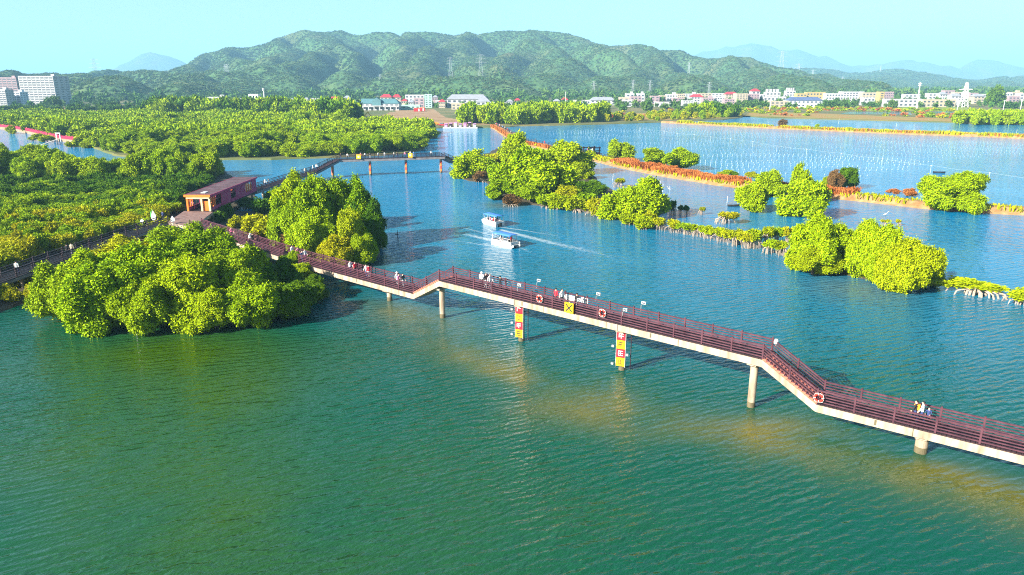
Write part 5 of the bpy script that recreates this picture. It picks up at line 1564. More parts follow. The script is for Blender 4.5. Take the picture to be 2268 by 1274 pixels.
for k, (x, yt, yb, d) in enumerate(sorted(PY)):
    b = ridge_pt(x, yb, d); t_ = ridge_pt(x, yt, d)
    zg = hill_z(b.x, b.y) if d < 2900 else b.z
    zz = min(b.z, max(zg, 0))
    lattice("pylon", (b.x, b.y, zz), t_.z - zz, (t_.z - zz) * 0.2, "pale lattice power pylon on the hills, %s from the left" % ordw[k], 3, mat("galvanised", (0.30, 0.32, 0.34), 0.6, 0.1, 1), "power pylons on the hills", t=d / 1600.0 * 0.24)
def mast(px, yt, yb, label, m=M_WHITE, dish=False):
    p = P(px, yb, 0.5); h = HGT(p, yt) - 0.5
    root = empty("mast", p, label, "mast")
    g = MB(); g.tube([(0, 0, 0), (0, 0, h)], [0.9, 0.45], 8); g.build("pole", m, root)
    for z in (0.90, 0.97):
        g = MB(); g.tube([(0, 0, h * z - .4), (0, 0, h * z + .4)], 1.6, 10); g.build("antenna_ring", m, root)
    if dish:
        g = MB(); g.tube([(0, 0, h), (0, 0, h + 2), (0, 0, h + 4)], [1.6, 1.8, 0.2], 10); g.build("cap", m, root)
mast(2030, 183, 241, "white mobile phone mast behind the field, left of the two at the right")
mast(587, 196, 234, "pale slender mast behind the red gantry")
b = P(2133, 238, 0.5)
lattice("radio_mast", b, HGT(b, 184), 7, "white tapering lattice radio mast with a pointed head at the right", 1, M_WHITE, None, 0.5)
for k, (px, yt, yb) in enumerate(((1252, 205, 236), (1705, 222, 243), (2120, 221, 243), (2222, 224, 243), (2260, 224, 243))):
    p = P(px, yb, 0.5)
    root = empty("lamp_post", p, "thin pale pole among the far houses, %s from the left" % ordw[k], "pole", "thin poles among the far houses")
    g = MB(); g.tube([(0, 0, 0), (0, 0, HGT(p, yt))], [0.35, 0.2], 6); g.build("pole", M_WHITE, root)
    g = MB(); g.bar((-1.2, 0, HGT(p, yt)), (1.2, 0, HGT(p, yt)), .25, .25); g.build("crossbar", M_WHITE, root)
# ------------------------------------------------------------------ people
def build_body(name, kind):
    J = {"pel": (0, 0, .95), "spi": (0, -.01, 1.12), "che": (0, 0, 1.34), "nec": (0, .0, 1.50), "hea": (0, .02, 1.60), "top": (0, .01, 1.70)}
    rad = {"pel": (.15, .11), "spi": (.135, .10), "che": (.165, .115), "nec": (.06, .06), "hea": (.082, .10), "top": (.06, .07)}
    step = {"walk": .22, "stand": .03, "lean": .05, "sit": 0}[kind]
    for s, n in ((-1, "l"), (1, "r")):
        f = step * s
        J["hip" + n] = (.09 * s, 0, .90); rad["hip" + n] = (.10, .10)
        if kind == "sit":
            J["kne" + n] = (.11 * s, .42, .88); J["ank" + n] = (.11 * s, .46, .46); J["toe" + n] = (.11 * s, .62, .42)
        else:
            J["kne" + n] = (.10 * s, f * .55 + .03, .50); J["ank" + n] = (.10 * s, f - (.06 if f < 0 else 0), .08); J["toe" + n] = (.11 * s, f + .14, .04)
        rad["kne" + n] = (.066, .066); rad["ank" + n] = (.045, .05); rad["toe" + n] = (.04, .03)
        J["sho" + n] = (.19 * s, 0, 1.42); rad["sho" + n] = (.062, .062)
        if kind == "lean":
            J["elb" + n] = (.25 * s, .18, 1.20); J["wri" + n] = (.20 * s, .42, 1.18); J["han" + n] = (.19 * s, .50, 1.17)
        elif kind == "sit":
            J["elb" + n] = (.25 * s, .06, 1.16); J["wri" + n] = (.16 * s, .28, 1.04); J["han" + n] = (.14 * s, .36, 1.01)
        else:
            J["elb" + n] = (.25 * s, -f * .35, 1.15); J["wri" + n] = (.27 * s, -f * .6 + .08, .92); J["han" + n] = (.27 * s, -f * .65 + .10, .84)
        rad["elb" + n] = (.045, .045); rad["wri" + n] = (.030, .034); rad["han" + n] = (.030, .042)
    E = [("pel", "spi"), ("spi", "che"), ("che", "nec"), ("nec", "hea"), ("hea", "top")]
    for n in "lr": E += [("pel", "hip" + n), ("hip" + n, "kne" + n), ("kne" + n, "ank" + n), ("ank" + n, "toe" + n), ("che", "sho" + n), ("sho" + n, "elb" + n), ("elb" + n, "wri" + n), ("wri" + n, "han" + n)]
    # five fingers a hand
    for s, n in ((-1, "l"), (1, "r")):
        a, w_ = Vector(J["han" + n]), Vector(J["wri" + n])
        d = (a - w_).normalized(); sd_ = d.cross(Vector((s, 0, 0))).normalized()
        for k in range(4):
            J["f%d%s" % (k, n)] = tuple(a + d * (.075 + .012 * (1.5 - abs(k - 1.3))) + sd_ * (.024 * (k - 1.5)) - Vector((s * .02, 0, 0)))
            rad["f%d%s" % (k, n)] = (.009, .009); E.append(("han" + n, "f%d%s" % (k, n)))
        J["th" + n] = tuple(w_ + d * .06 + sd_ * .06); rad["th" + n] = (.010, .010); E.append(("wri" + n, "th" + n))
    keys = list(J)
    me = bpy.data.meshes.new(name)
    me.from_pydata([J[k] for k in keys], [(keys.index(a), keys.index(b)) for a, b in E], [])
    o = bpy.data.objects.new(name, me); COL.objects.link(o)
    sk = o.modifiers.new("skin", 'SKIN'); sk.use_smooth_shade = True
    for i, k in enumerate(keys):
        me.skin_vertices[0].data[i].radius = rad[k]; me.skin_vertices[0].data[i].use_root = (k == "pel")
    ss = o.modifiers.new("sub", 'SUBSURF'); ss.levels = 1; ss.render_levels = 1
    dg = bpy.context.evaluated_depsgraph_get()
    out = bpy.data.meshes.new_from_object(o.evaluated_get(dg))
    bpy.data.objects.remove(o)
    for m_ in ("skin", "shirt", "trousers", "shoes"): out.materials.append(None)
    for p in out.polygons:
        c = p.center
        if kind == "sit":
            mi = 0 if c.z > 1.47 else (3 if c.z < .48 else (2 if (c.z < .97 and (abs(c.x) < .2)) and c.y < .55 and not (c.y > .30 and c.z > 0.98) else (0 if c.y > .24 and c.z > .97 else 1)))
        else:
            arm = abs(c.x) > .175
            hand = (c.z < .93 and arm) if kind != "lean" else (c.y > .40 and c.z > 1.0)
            mi = 0 if (c.z > 1.47 or hand) else (3 if c.z < .09 else (2 if c.z < .93 and not arm else 1))
        p.material_index = mi; p.use_smooth = True
    # face: nose, brows and mouth as small relief
    bm = bmesh.new(); bm.from_mesh(out)
    def lump(c, s, mi):
        r = bmesh.ops.create_icosphere(bm, subdivisions=1, radius=1.0, matrix=Matrix.Translation(c) @ Matrix.Diagonal((s[0], s[1], s[2], 1)))
        for v in r["verts"]:
            for f in v.link_faces: f.material_index = mi
    lump((0, .115, 1.60), (.012, .018, .02), 0)
    for s in (-1, 1):
        lump((.03 * s, .100, 1.625), (.012, .008, .007), 3); lump((.085 * s, .015, 1.61), (.012, .02, .03), 0)
    lump((0, .105, 1.562), (.022, .008, .006), 3)
    bm.to_mesh(out); bm.free(); out.name = name
    return out
BODY = {k: build_body("body_" + k, k) for k in ("walk", "stand", "lean", "sit")}
hb = bmesh.new()
bmesh.ops.create_icosphere(hb, subdivisions=2, radius=1.0, matrix=Matrix.Translation((0, -.015, 1.655)) @ Matrix.Diagonal((.100, .112, .090, 1)))
bmesh.ops.delete(hb, geom=[v for v in hb.verts if v.co.y > .06 and v.co.z < 1.66], context='VERTS')
HAIR = bpy.data.meshes.new("hair"); hb.to_mesh(HAIR); hb.free(); HAIR.materials.append(mat("hair_black", (0.012, 0.010, 0.010), 0.5))
hb = bmesh.new()
bmesh.ops.create_icosphere(hb, subdivisions=2, radius=1.0, matrix=Matrix.Translation((0, 0, 1.67)) @ Matrix.Diagonal((.104, .112, .080, 1)))
r = bmesh.ops.create_cone(hb, cap_ends=True, segments=16, radius1=.19, radius2=.17, depth=.02, matrix=Matrix.Translation((0, .02, 1.665)))
HAT = bpy.data.meshes.new("hat"); hb.to_mesh(HAT); hb.free(); HAT.materials.append(M_WHITE)
CLOTH = {}
def cloth(n):
    c = {"white": (.78, .78, .76), "black": (.02, .02, .025), "red": (.65, .03, .05), "pink": (.75, .18, .35), "navy": (.03, .05, .15), "grey": (.32, .33, .36), "orange": (.85, .30, .02), "blue": (.10, .25, .62), "green": (.10, .35, .16), "beige": (.55, .46, .34), "skin": (.60, .38, .27), "brown": (.20, .11, .06)}[n]
    return mat("cloth_" + n, c, 0.85, 0.08, 6)
NP = [0]
def person(pos, face, shirt, trousers, kind, label, hat=False, s=1.0, group=None, bag=None):
    NP[0] += 1
    root = empty("person", pos, label, "person", group, face - math.pi / 2)
    root.scale = (s, s, s)
    b = link("body", BODY[kind], root)
    for sl, m_ in zip(b.material_slots, (cloth("skin"), cloth(shirt), cloth(trousers), cloth("black"))):
        sl.link = 'OBJECT'; sl.material = m_
    if kind == "sit": b.location.z = -.42
    h = link("hat" if hat else "hair", HAT if hat else HAIR, root)
    if kind == "sit": h.location.z = -.42
    if bag:
        g = MB(); g.box((0, -.20, 1.22), (.30, .16, .40), 0, None, 0.85); g.box((.11, -.02, 1.40), (.05, .3, .04)); g.box((-.11, -.02, 1.40), (.05, .3, .04)); g.build("backpack", cloth(bag), root)
    return root
def deck_at(px, py, lines, zdeck=None):
    "point on a walkway deck seen at that place"
    best = None
    for z in np.arange(2.2, 5.2, 0.1) if zdeck is None else [zdeck]:
        q = P(px, py, float(z))
        for F_l, B_l in lines:
            for a, b, c, d in zip(F_l[:-1], F_l[1:], B_l[:-1], B_l[1:]):
                m0, m1 = (a + c) / 2, (b + d) / 2
                t = (q - m0).to_2d().dot((m1 - m0).to_2d()) / (m1 - m0).to_2d().length_squared
                if 0 <= t <= 1:
                    e = m0.lerp(m1, t); er = (e - q).to_2d().length + abs(e.z - q.z)
                    if best is None or er < best[0]:
                        off = (q - e).to_2d()
                        off = off.normalized() * min(off.length, 0.75) if off.length > 1e-6 else off
                        best = (er, Vector((e.x + off.x, e.y + off.y, e.z)))
    return best[1]
front_l = [(FR, FB)]
ang = math.atan2(FDIR.y, FDIR.x)
# feet x, feet y, shirt, trousers, pose, facing, label
for px, py, sh, tr_, kd, fc, lb, kw in [
    (2026, 920, "black", "navy", "walk", ang + math.pi, "person in black with an orange bag on the right low deck", dict(bag="orange")),
    (2040, 928, "white", "navy", "walk", ang + math.pi, "person in a white top on the right low deck, behind the orange bag", dict()),
    (2054, 932, "navy", "black", "lean", ang - 1.6, "person in dark blue at the near rail of the right low deck", dict(s=.8)),
    (1231, 672, "red", "black", "stand", ang + 1.5, "person in red on the high span left of the white banner", dict()),
    (1244, 674, "white", "black", "walk", ang, "person in white striding past the white banner", dict()),
    (1277, 690, "black", "black", "stand", ang + 1.5, "person in black right behind the yellow sign", dict()),
    (1067, 637, "white", "black", "stand", ang + 2, "person in white at the left end of the high span, nearest the stairs", dict(hat=True)),
    (1076, 638, "black", "white", "walk", ang, "person in black top and white trousers on the high span", dict()),
    (1085, 640, "white", "grey", "walk", ang, "person in white and grey on the high span, right of the black top", dict()),
    (1108, 645, "black", "black", "lean", ang + 1.5, "person in black leaning on the high span's far railing", dict()),
    (880, 628, "white", "white", "walk", ang, "person all in white on the left low deck near the short stairs", dict(hat=True)),
    (884, 632, "pink", "white", "stand", ang, "person in pale pink beside the one all in white", dict(s=.92)),
    (893, 634, "black", "white", "walk", ang, "person in black and white near the short stairs", dict()),
    (812, 610, "white", "blue", "walk", ang + 3, "person in white with blue trousers on the left low deck", dict()),
    (817, 607, "red", "white", "stand", ang + 3, "person in red with white trousers on the left low deck", dict()),
    (787, 603, "red", "black", "stand", ang, "person in a red jacket by the near clump's shadow", dict()),
    (776, 594, "white", "navy", "walk", ang, "person in white by a far-side post of the left low deck", dict()),
    (676, 575, "white", "pink", "walk", ang, "person in white with pink trousers behind the poking mangrove", dict()),
    (660, 569, "pink", "black", "walk", ang, "person in pink near the fork clump", dict()),
    (648, 568, "white", "black", "stand", ang, "person in white left of the pink one near the fork clump", dict()),
    (650, 586, "navy", "navy", "walk", ang, "person in dark blue at the near rail beside the poking mangrove", dict()),
    (556, 540, "white", "black", "walk", ang, "person in white behind the near clump's top", dict(hat=True)),
    (561, 541, "black", "black", "walk", ang, "person in black beside the white hat behind the near clump", dict()),
    (514, 525, "pink", "black", "walk", ang, "person in bright pink on the walkway near the platform", dict())]:
    p = deck_at(px, py, front_l)
    person(p, fc, sh, tr_, kd, lb, **kw)
left_l = [(lf, lb_) for lf, lb_ in ((lf, offset_line(lf, -WID)),)]
for px, py, sh, tr_, lb in [(150, 562, "black", "black", "person in black on the left boardwalk"), (160, 556, "beige", "grey", "person in beige on the left boardwalk"), (40, 608, "white", "navy", "person in white near the left edge on the boardwalk")]:
    p = deck_at(px, py, left_l)
    person(p, 1.9, sh, tr_, "walk", lb)
for px, py, z, sh, lb in [(423, 462, ZL, "black", "person in black under the pavilion portal"), (428, 463, ZL, "pink", "person in pink under the pavilion portal"), (362, 488, ZL, "navy", "person in dark blue between the white boards")]:
    person(P(px, py, z), 1.6, sh, "black", "stand", lb)
far_l = [(FRT, FBK)]
for k, (px, py, sh) in enumerate([(588, 410, "white"), (595, 407, "grey"), (650, 393, "white"), (676, 385, "beige"), (693, 372, "white"), (701, 371, "white"), (755, 352, "black"), (770, 352, "white"), (799, 352, "red"), (809, 352, "white"), (820, 351, "black"), (838, 351, "white"), (852, 350, "grey"), (873, 350, "white"), (880, 350, "black"), (897, 349, "pink"), (909, 349, "white"), (917, 349, "blue"), (955, 347, "white")]):
    p = deck_at(px, py, far_l, None)
    person(p, random.uniform(0, 6.28), sh, random.choice(["black", "navy", "grey"]), random.choice(["walk", "stand"]), "%s-topped visitor on the far walkway, %s in line from the pavilion" % (sh, ordw[k]), hat=(k % 4 == 0), group="visitors on the far walkway")

# ------------------------------------------------------------------ path, fence and visitors on the dyke; sluice
n1 = len(D1A)
cum = np.concatenate([[0], np.cumsum(np.hypot(*np.diff(D1A, axis=0).T))])
def dyke_pt(s, off, z=1.25):
    i = min(n1 - 1, int(np.searchsorted(cum, s)))
    return Vector((D1A[i][0] + D1N[i][0] * off, D1A[i][1] + D1N[i][1] * off, z))
sl_s = float(cum[np.argmin(np.hypot(D1A[:, 0] - P(1312, 350).x, D1A[:, 1] - P(1312, 350).y))])
side = 1 if D1N[10][0] > 0 else -1
root = empty("path_fence", dyke_pt(sl_s * .5, side * 1.5, 0), "dark post fence along the dyke path to the sluice", "fence")
b0 = root.location.copy()
s = 4.0
prev = None
while s < sl_s + 24:
    q = dyke_pt(s, side * 1.6, 1.1)
    boxpart("post", M_DARKWOOD, q + Vector((0, 0, .6)), (.16, .16, 1.2), root, None, b0)
    if prev is not None:
        for h in (.55, 1.05): barpart("rail", M_DARKWOOD, prev + Vector((0, 0, h)), q + Vector((0, 0, h)), .07, .09, root, b0)
    prev = q; s += 3.2
cols_ = ["white", "black", "red", "navy", "white", "pink", "grey", "blue"]
for k in range(22):
    s = 6 + (sl_s - 12) * (k / 21.0) ** 1.6 + random.uniform(-1, 1)
    person(dyke_pt(s, side * random.uniform(.2, 1.1), 1.2), random.uniform(0, 6.28), cols_[k % 8], "black", "walk" if k % 2 else "stand", "%s-clad stroller on the dyke path, %s from the far end" % (cols_[k % 8], (ordw + ["twenty-first", "twenty-second"])[k]), group="strollers on the dyke path")
c = dyke_pt(sl_s, 0, 0)
root = empty("sluice_gate", c, "dark timber sluice gate frame in the dyke", "sluice", None, 0.5)
for x in (-2.4, 0, 2.4):
    for y in (-1.6, 1.6): boxpart("post", M_DARKWOOD, (x, y, 1.8), (.35, .35, 4.6), root)
for z in (1.5, 2.6, 3.7): boxpart("beam", M_DARKWOOD, (0, -1.65, z), (5.6, .25, .35), root)
for z in (1.5, 3.7): boxpart("beam", M_DARKWOOD, (0, 1.65, z), (5.6, .25, .35), root)
boxpart("gate_board", M_BLACK, (-1.2, -1.4, 0.9), (2.1, .12, 2.4), root); boxpart("gate_board", M_BLACK, (1.2, -1.4, 0.9), (2.1, .12, 2.4), root)
boxpart("deck", M_PLANK, (0, 0, 1.75), (5.4, 3.6, .12), root)
person(c + Vector((.3, 0, 1.82)), 1.0, "white", "black", "stand", "person in white standing on the sluice gate")

# ------------------------------------------------------------------ dry grass on the dykes
def grass_strip(name, A, Nn, s0, s1, offs, n, h, leaf, label, seed):
    rr = np.random.default_rng(seed)
    m_ = len(A)
    t = rr.uniform(s0, s1, n) * (m_ - 1); i = np.minimum(t.astype(int), m_ - 2); f = t - i
    o_ = rr.uniform(offs[0], offs[1], n)
    p = A[i] * (1 - f[:, None]) + A[i + 1] * f[:, None] + Nn[i] * o_[:, None]
    dens = fbm(p[:, 0] / 6, p[:, 1] / 6, seed, 3)
    k = dens > -0.45
    p, o_ = p[k], o_[k]
    n = len(p)
    hh = h * rr.uniform(.5, 1.2, n) * (1 + .5 * np.clip(dens[k], -.5, 1))
    a = rr.uniform(0, 6.28, n); w_ = rr.uniform(.10, .22, n)
    lean = rr.normal(size=(n, 2)) * .35 * hh[:, None]
    zb = np.full(n, 0.55)
    dx, dy = np.cos(a) * w_, np.sin(a) * w_
    V = np.stack([np.column_stack([p[:, 0] - dx, p[:, 1] - dy, zb]), np.column_stack([p[:, 0] + dx, p[:, 1] + dy, zb]), np.column_stack([p[:, 0] + dx * .7 + lean[:, 0], p[:, 1] + dy * .7 + lean[:, 1], zb + .6 + hh]), np.column_stack([p[:, 0] - dx * .3 + lean[:, 0], p[:, 1] - dy * .3 + lean[:, 1], zb + .5 + hh])], 1).reshape(-1, 3)
    F = np.arange(len(V)).reshape(-1, 4)
    tn = np.clip(.5 + .5 * fbm(p[:, 0] / 4, p[:, 1] / 4, seed + 2, 2) + rr.normal(size=n) * .2, 0, 1)
    tag(link(name, np_mesh(name, V, F, MATS[leaf], tn)), label, kind="stuff")
tt = cum / cum[-1]
f0 = sl_s / cum[-1]
grass_strip("red_grass", D1A, D1N, f0 + .07, .86, (-2.2, 3.0), 26000, 1.0, "leaf_red", "rust red dry grass covering the dyke", 3)
grass_strip("red_grass", D1A, D1N, 0.02, f0 - .02, (-3.2, -1.0), 5000, .7, "leaf_red", "rusty grass on the bank below the dyke path", 4)
grass_strip("green_grass", D1A, D1N, f0 + .02, .95, (-2.9, 2.4), 3500, .5, "leaf_olive", "green tufts on the dyke", 5)
grass_strip("green_grass", D2A, D2N, .05, 1, (-2.5, 2.0), 9000, .9, "leaf_olive", "olive grass along the middle dyke", 6)
grass_strip("red_grass", D2A, D2N, .3, 1, (-2.5, 2.0), 5000, .8, "leaf_red", "rusty grass along the middle dyke", 7)

# ------------------------------------------------------------------ pond: floats in rows, rope poles, punt
M_FLOAT = mat("float_white", (0.26, 0.33, 0.37), 0.35, 0.05, 2)
def float_mesh():
    bm = bmesh.new()
    bmesh.ops.create_icosphere(bm, subdivisions=1, radius=1.0, matrix=Matrix.Diagonal((.21, .21, .14, 1)))
    r = bmesh.ops.create_cone(bm, cap_ends=True, segments=6, radius1=.09, radius2=.06, depth=.16, matrix=Matrix.Translation((0, 0, .26)))
    me = bpy.data.meshes.new("float"); bm.to_mesh(me); bm.free(); me.materials.append(M_FLOAT); return me
FM = float_mesh()
pond_poly = [P(*q) for q in ((1175, 292), (1300, 287), (1480, 281), (1640, 290), (1860, 299), (2060, 308), (2268, 316), (2268, 340), (2100, 352), (2010, 372), (1960, 400), (1800, 385), (1700, 392), (1600, 378), (1520, 352), (1400, 320), (1290, 308), (1180, 296))]
ux, uy = math.cos(R(14)), math.sin(R(14))
L1, L2 = 2.0, 5.6
flo = []
for i in range(-20, 260):
    for j in range(-10, 90):
        x = i * L1 * ux - j * L2 * uy + random.uniform(-.25, .25) + 0.9 * math.sin(j * 1.3); y = 200 + i * L1 * uy + j * L2 * ux + random.uniform(-.3, .3)
        flo.append((x, y))
flo = np.array(flo)
flo = flo[poly_inside(flo, pond_poly)]
gaps_ = fbm(flo[:, 0] / 30, flo[:, 1] / 12, 55, 3)
flo = flo[(gaps_ > -.25) & (np.abs(flo[:, 0] / flo[:, 1]) < .74)]
od = np.argsort(np.hypot(flo[:, 0], flo[:, 1]))
for i in od[:300]:
    o = link("float", FM); o.location = (flo[i][0], flo[i][1], .06)
    tag(o, "white float in the nearest rows of the oyster pond", "float", "white floats on the pond")
bm = bmesh.new()
rest_ = flo[od[300:]]
n = len(rest_)
base_v = np.array([(.19, 0, 0), (0, .19, 0), (-.19, 0, 0), (0, -.19, 0), (0, 0, .11), (0, 0, -.15)])
fz = 1.0
V = (rest_[:, None, :].repeat(6, 1)); V = np.concatenate([V, np.full((n, 6, 1), .06)], 2) + base_v[None] * 1.0
Fb = np.array([(0, 1, 4), (1, 2, 4), (2, 3, 4), (3, 0, 4), (1, 0, 5), (2, 1, 5), (3, 2, 5), (0, 3, 5)])
F = (Fb[None] + (np.arange(n) * 6)[:, None, None]).reshape(-1, 3)
bm.free()
tag(link("float_rows", np_mesh("float_rows", V.reshape(-1, 3), F, M_FLOAT)), "rows of white floats filling the pond", kind="stuff")
poles = [(1417, 291, 8), (1471, 298, 8), (1501, 303, 8), (1537, 308, 10), (1574, 313, 10), (1617, 319, 12), (1667, 325, 12), (1720, 336, 13), (1786, 342, 12), (1862, 351, 12), (1953, 365, 14), (2060, 384, 18), (2189, 402, 20)]
tops = []
for k, (px, py, hp_) in enumerate(poles):
    p = P(px, py); h = hp_ * MPP(p)
    root = empty("pond_pole", p, "white rope pole standing in the pond, %s from the left" % ordw[k], "pole", "rope poles in the pond")
    g = MB(); g.tube([(0, 0, -.6), (0, 0, h)], [.10, .08], 8); g.build("pole", M_FLOAT, root)
    g = MB(); g.tube([(0, 0, h - .25), (0, 0, h - .05)], .17, 8); g.build("clamp", M_WHITE, root)
    tops.append(p + Vector((0, 0, h - .1)))
tops.append(tops[-1] + (tops[-1] - tops[-2]))
g = MB()
for a, b in zip(tops[:-1], tops[1:]):
    m_ = (a + b) / 2 - Vector((0, 0, .25))
    g.tube([a, m_, b], .025, 5)
tag(g.build("pond_rope", M_FLOAT), "white rope strung from pole to pole across the pond", "rope")
for k, (px, py, hp_) in enumerate([(1357, 400, 14), (1467, 427, 18), (1483, 420, 6), (1610, 450, 14), (1462, 408, 8), (1980, 296, 10), (2060, 296, 8), (2250, 300, 12), (1857, 274, 10), (1985, 280, 8)]):
    p = P(px, py); h = hp_ * MPP(p)
    root = empty("water_stake", p, "thin pale stake standing in open water, %s by distance from the islet" % ordw[k], "stake", "thin stakes in the water")
    g = MB(); g.tube([(0, 0, -.5), (.05 * h, 0, h)], [.07, .04], 6); g.build("stake", M_WHITE, root)
    g = MB(); g.tube([(.05 * h, 0, h - .05), (.05 * h, 0, h + .1)], .08, 6); g.build("tip", M_WHITE, root)
p = P(882, 534); root = empty("water_stake", p, "dark crossed stake in the channel right of the fork clump", "stake")
g = MB(); g.tube([(0, 0, -.5), (-.1, 0, 2.0)], [.07, .05], 6); g.build("stake", M_BLACK, root)
g = MB(); g.tube([(-.5, 0, 1.2), (.15, 0, 1.15)], .05, 6); g.build("cross_arm", M_BLACK, root)
def hull_mesh(L_, W_, H_, m_, name="hull", n=13):
    V, F = [], []
    for i in range(n):
        t = i / (n - 1) * 2 - 1
        w_ = W_ / 2 * (1 - abs(t) ** 2.6) ** .6 + .02; z0 = H_ * .25 * t * t
        V += [(t * L_ / 2, -w_, H_ * .7 + z0), (t * L_ / 2, -w_ * .6, z0 - .1), (t * L_ / 2, w_ * .6, z0 - .1), (t * L_ / 2, w_, H_ * .7 + z0), (t * L_ / 2, w_ * .88, H_ * .7 + z0), (t * L_ / 2, w_ * .5, z0 + .05), (t * L_ / 2, -w_ * .5, z0 + .05), (t * L_ / 2, -w_ * .88, H_ * .7 + z0)]
    for i in range(n - 1):
        for k in range(8): F.append((i * 8 + k, i * 8 + (k + 1) % 8, i * 8 + 8 + (k + 1) % 8, i * 8 + 8 + k))
    return np_mesh(name, np.array(V), np.array(F), m_)
p = P(2080, 383); root = empty("punt", p, "small dark empty punt floating on the pond", "boat", None, R(-15))
link("hull", hull_mesh(3.4, .9, .5, M_BLACK), root)
for x in (-.7, .6): boxpart("thwart", M_BARK, (x, 0, .3), (.22, .7, .05), root)
p = P(1625, 457); root = empty("punt", p, "tiny dark skiff beside the round water mangrove", "boat", None, R(10))
link("hull", hull_mesh(3.0, .8, .45, M_BLACK), root); boxpart("thwart", M_BARK, (0, 0, .28), (.22, .6, .05), root)
# egrets
def egret(p, label, s=1.0, rz=0):
    root = empty("egret", p, label, "bird", None, rz)
    root.scale = (s, s, s)
    bm = bmesh.new()
    g = MB()
    g.tube([(-.34, 0, .42), (-.15, 0, .50), (.08, 0, .56), (.20, 0, .62), (.16, 0, .76), (.24, 0, .90), (.30, 0, .92)], [.02, .10, .12, .06, .035, .035, .04], 8)
    g.build("body", M_WHITE, root, smooth=True)
    g = MB(); g.tube([(.33, 0, .92), (.48, 0, .89)], [.02, .004], 5); g.build("bill", M_YELLOW, root)
    for y in (-.04, .04):
        g = MB(); g.tube([(.0, y, .48), (-.02, y, .25), (0, y, 0)], .012, 5); g.build("leg", M_BLACK, root)
    g = MB(); g.tube([(-.45, 0, .38), (-.2, -.08, .50), (.1, -.09, .54)], [.01, .05, .03], 6); g.tube([(-.45, 0, .38), (-.2, .08, .50), (.1, .09, .54)], [.01, .05, .03], 6); g.build("wing", M_WHITE, root)
p = P(1960, 494); egret(Vector((p.x, p.y, 1.1)), "white egret perched on a leafy stump in the right lagoon", 1.3)
p = P(1481, 424); egret(p, "white egret wading between islet and dyke", 1.3, 2.6)

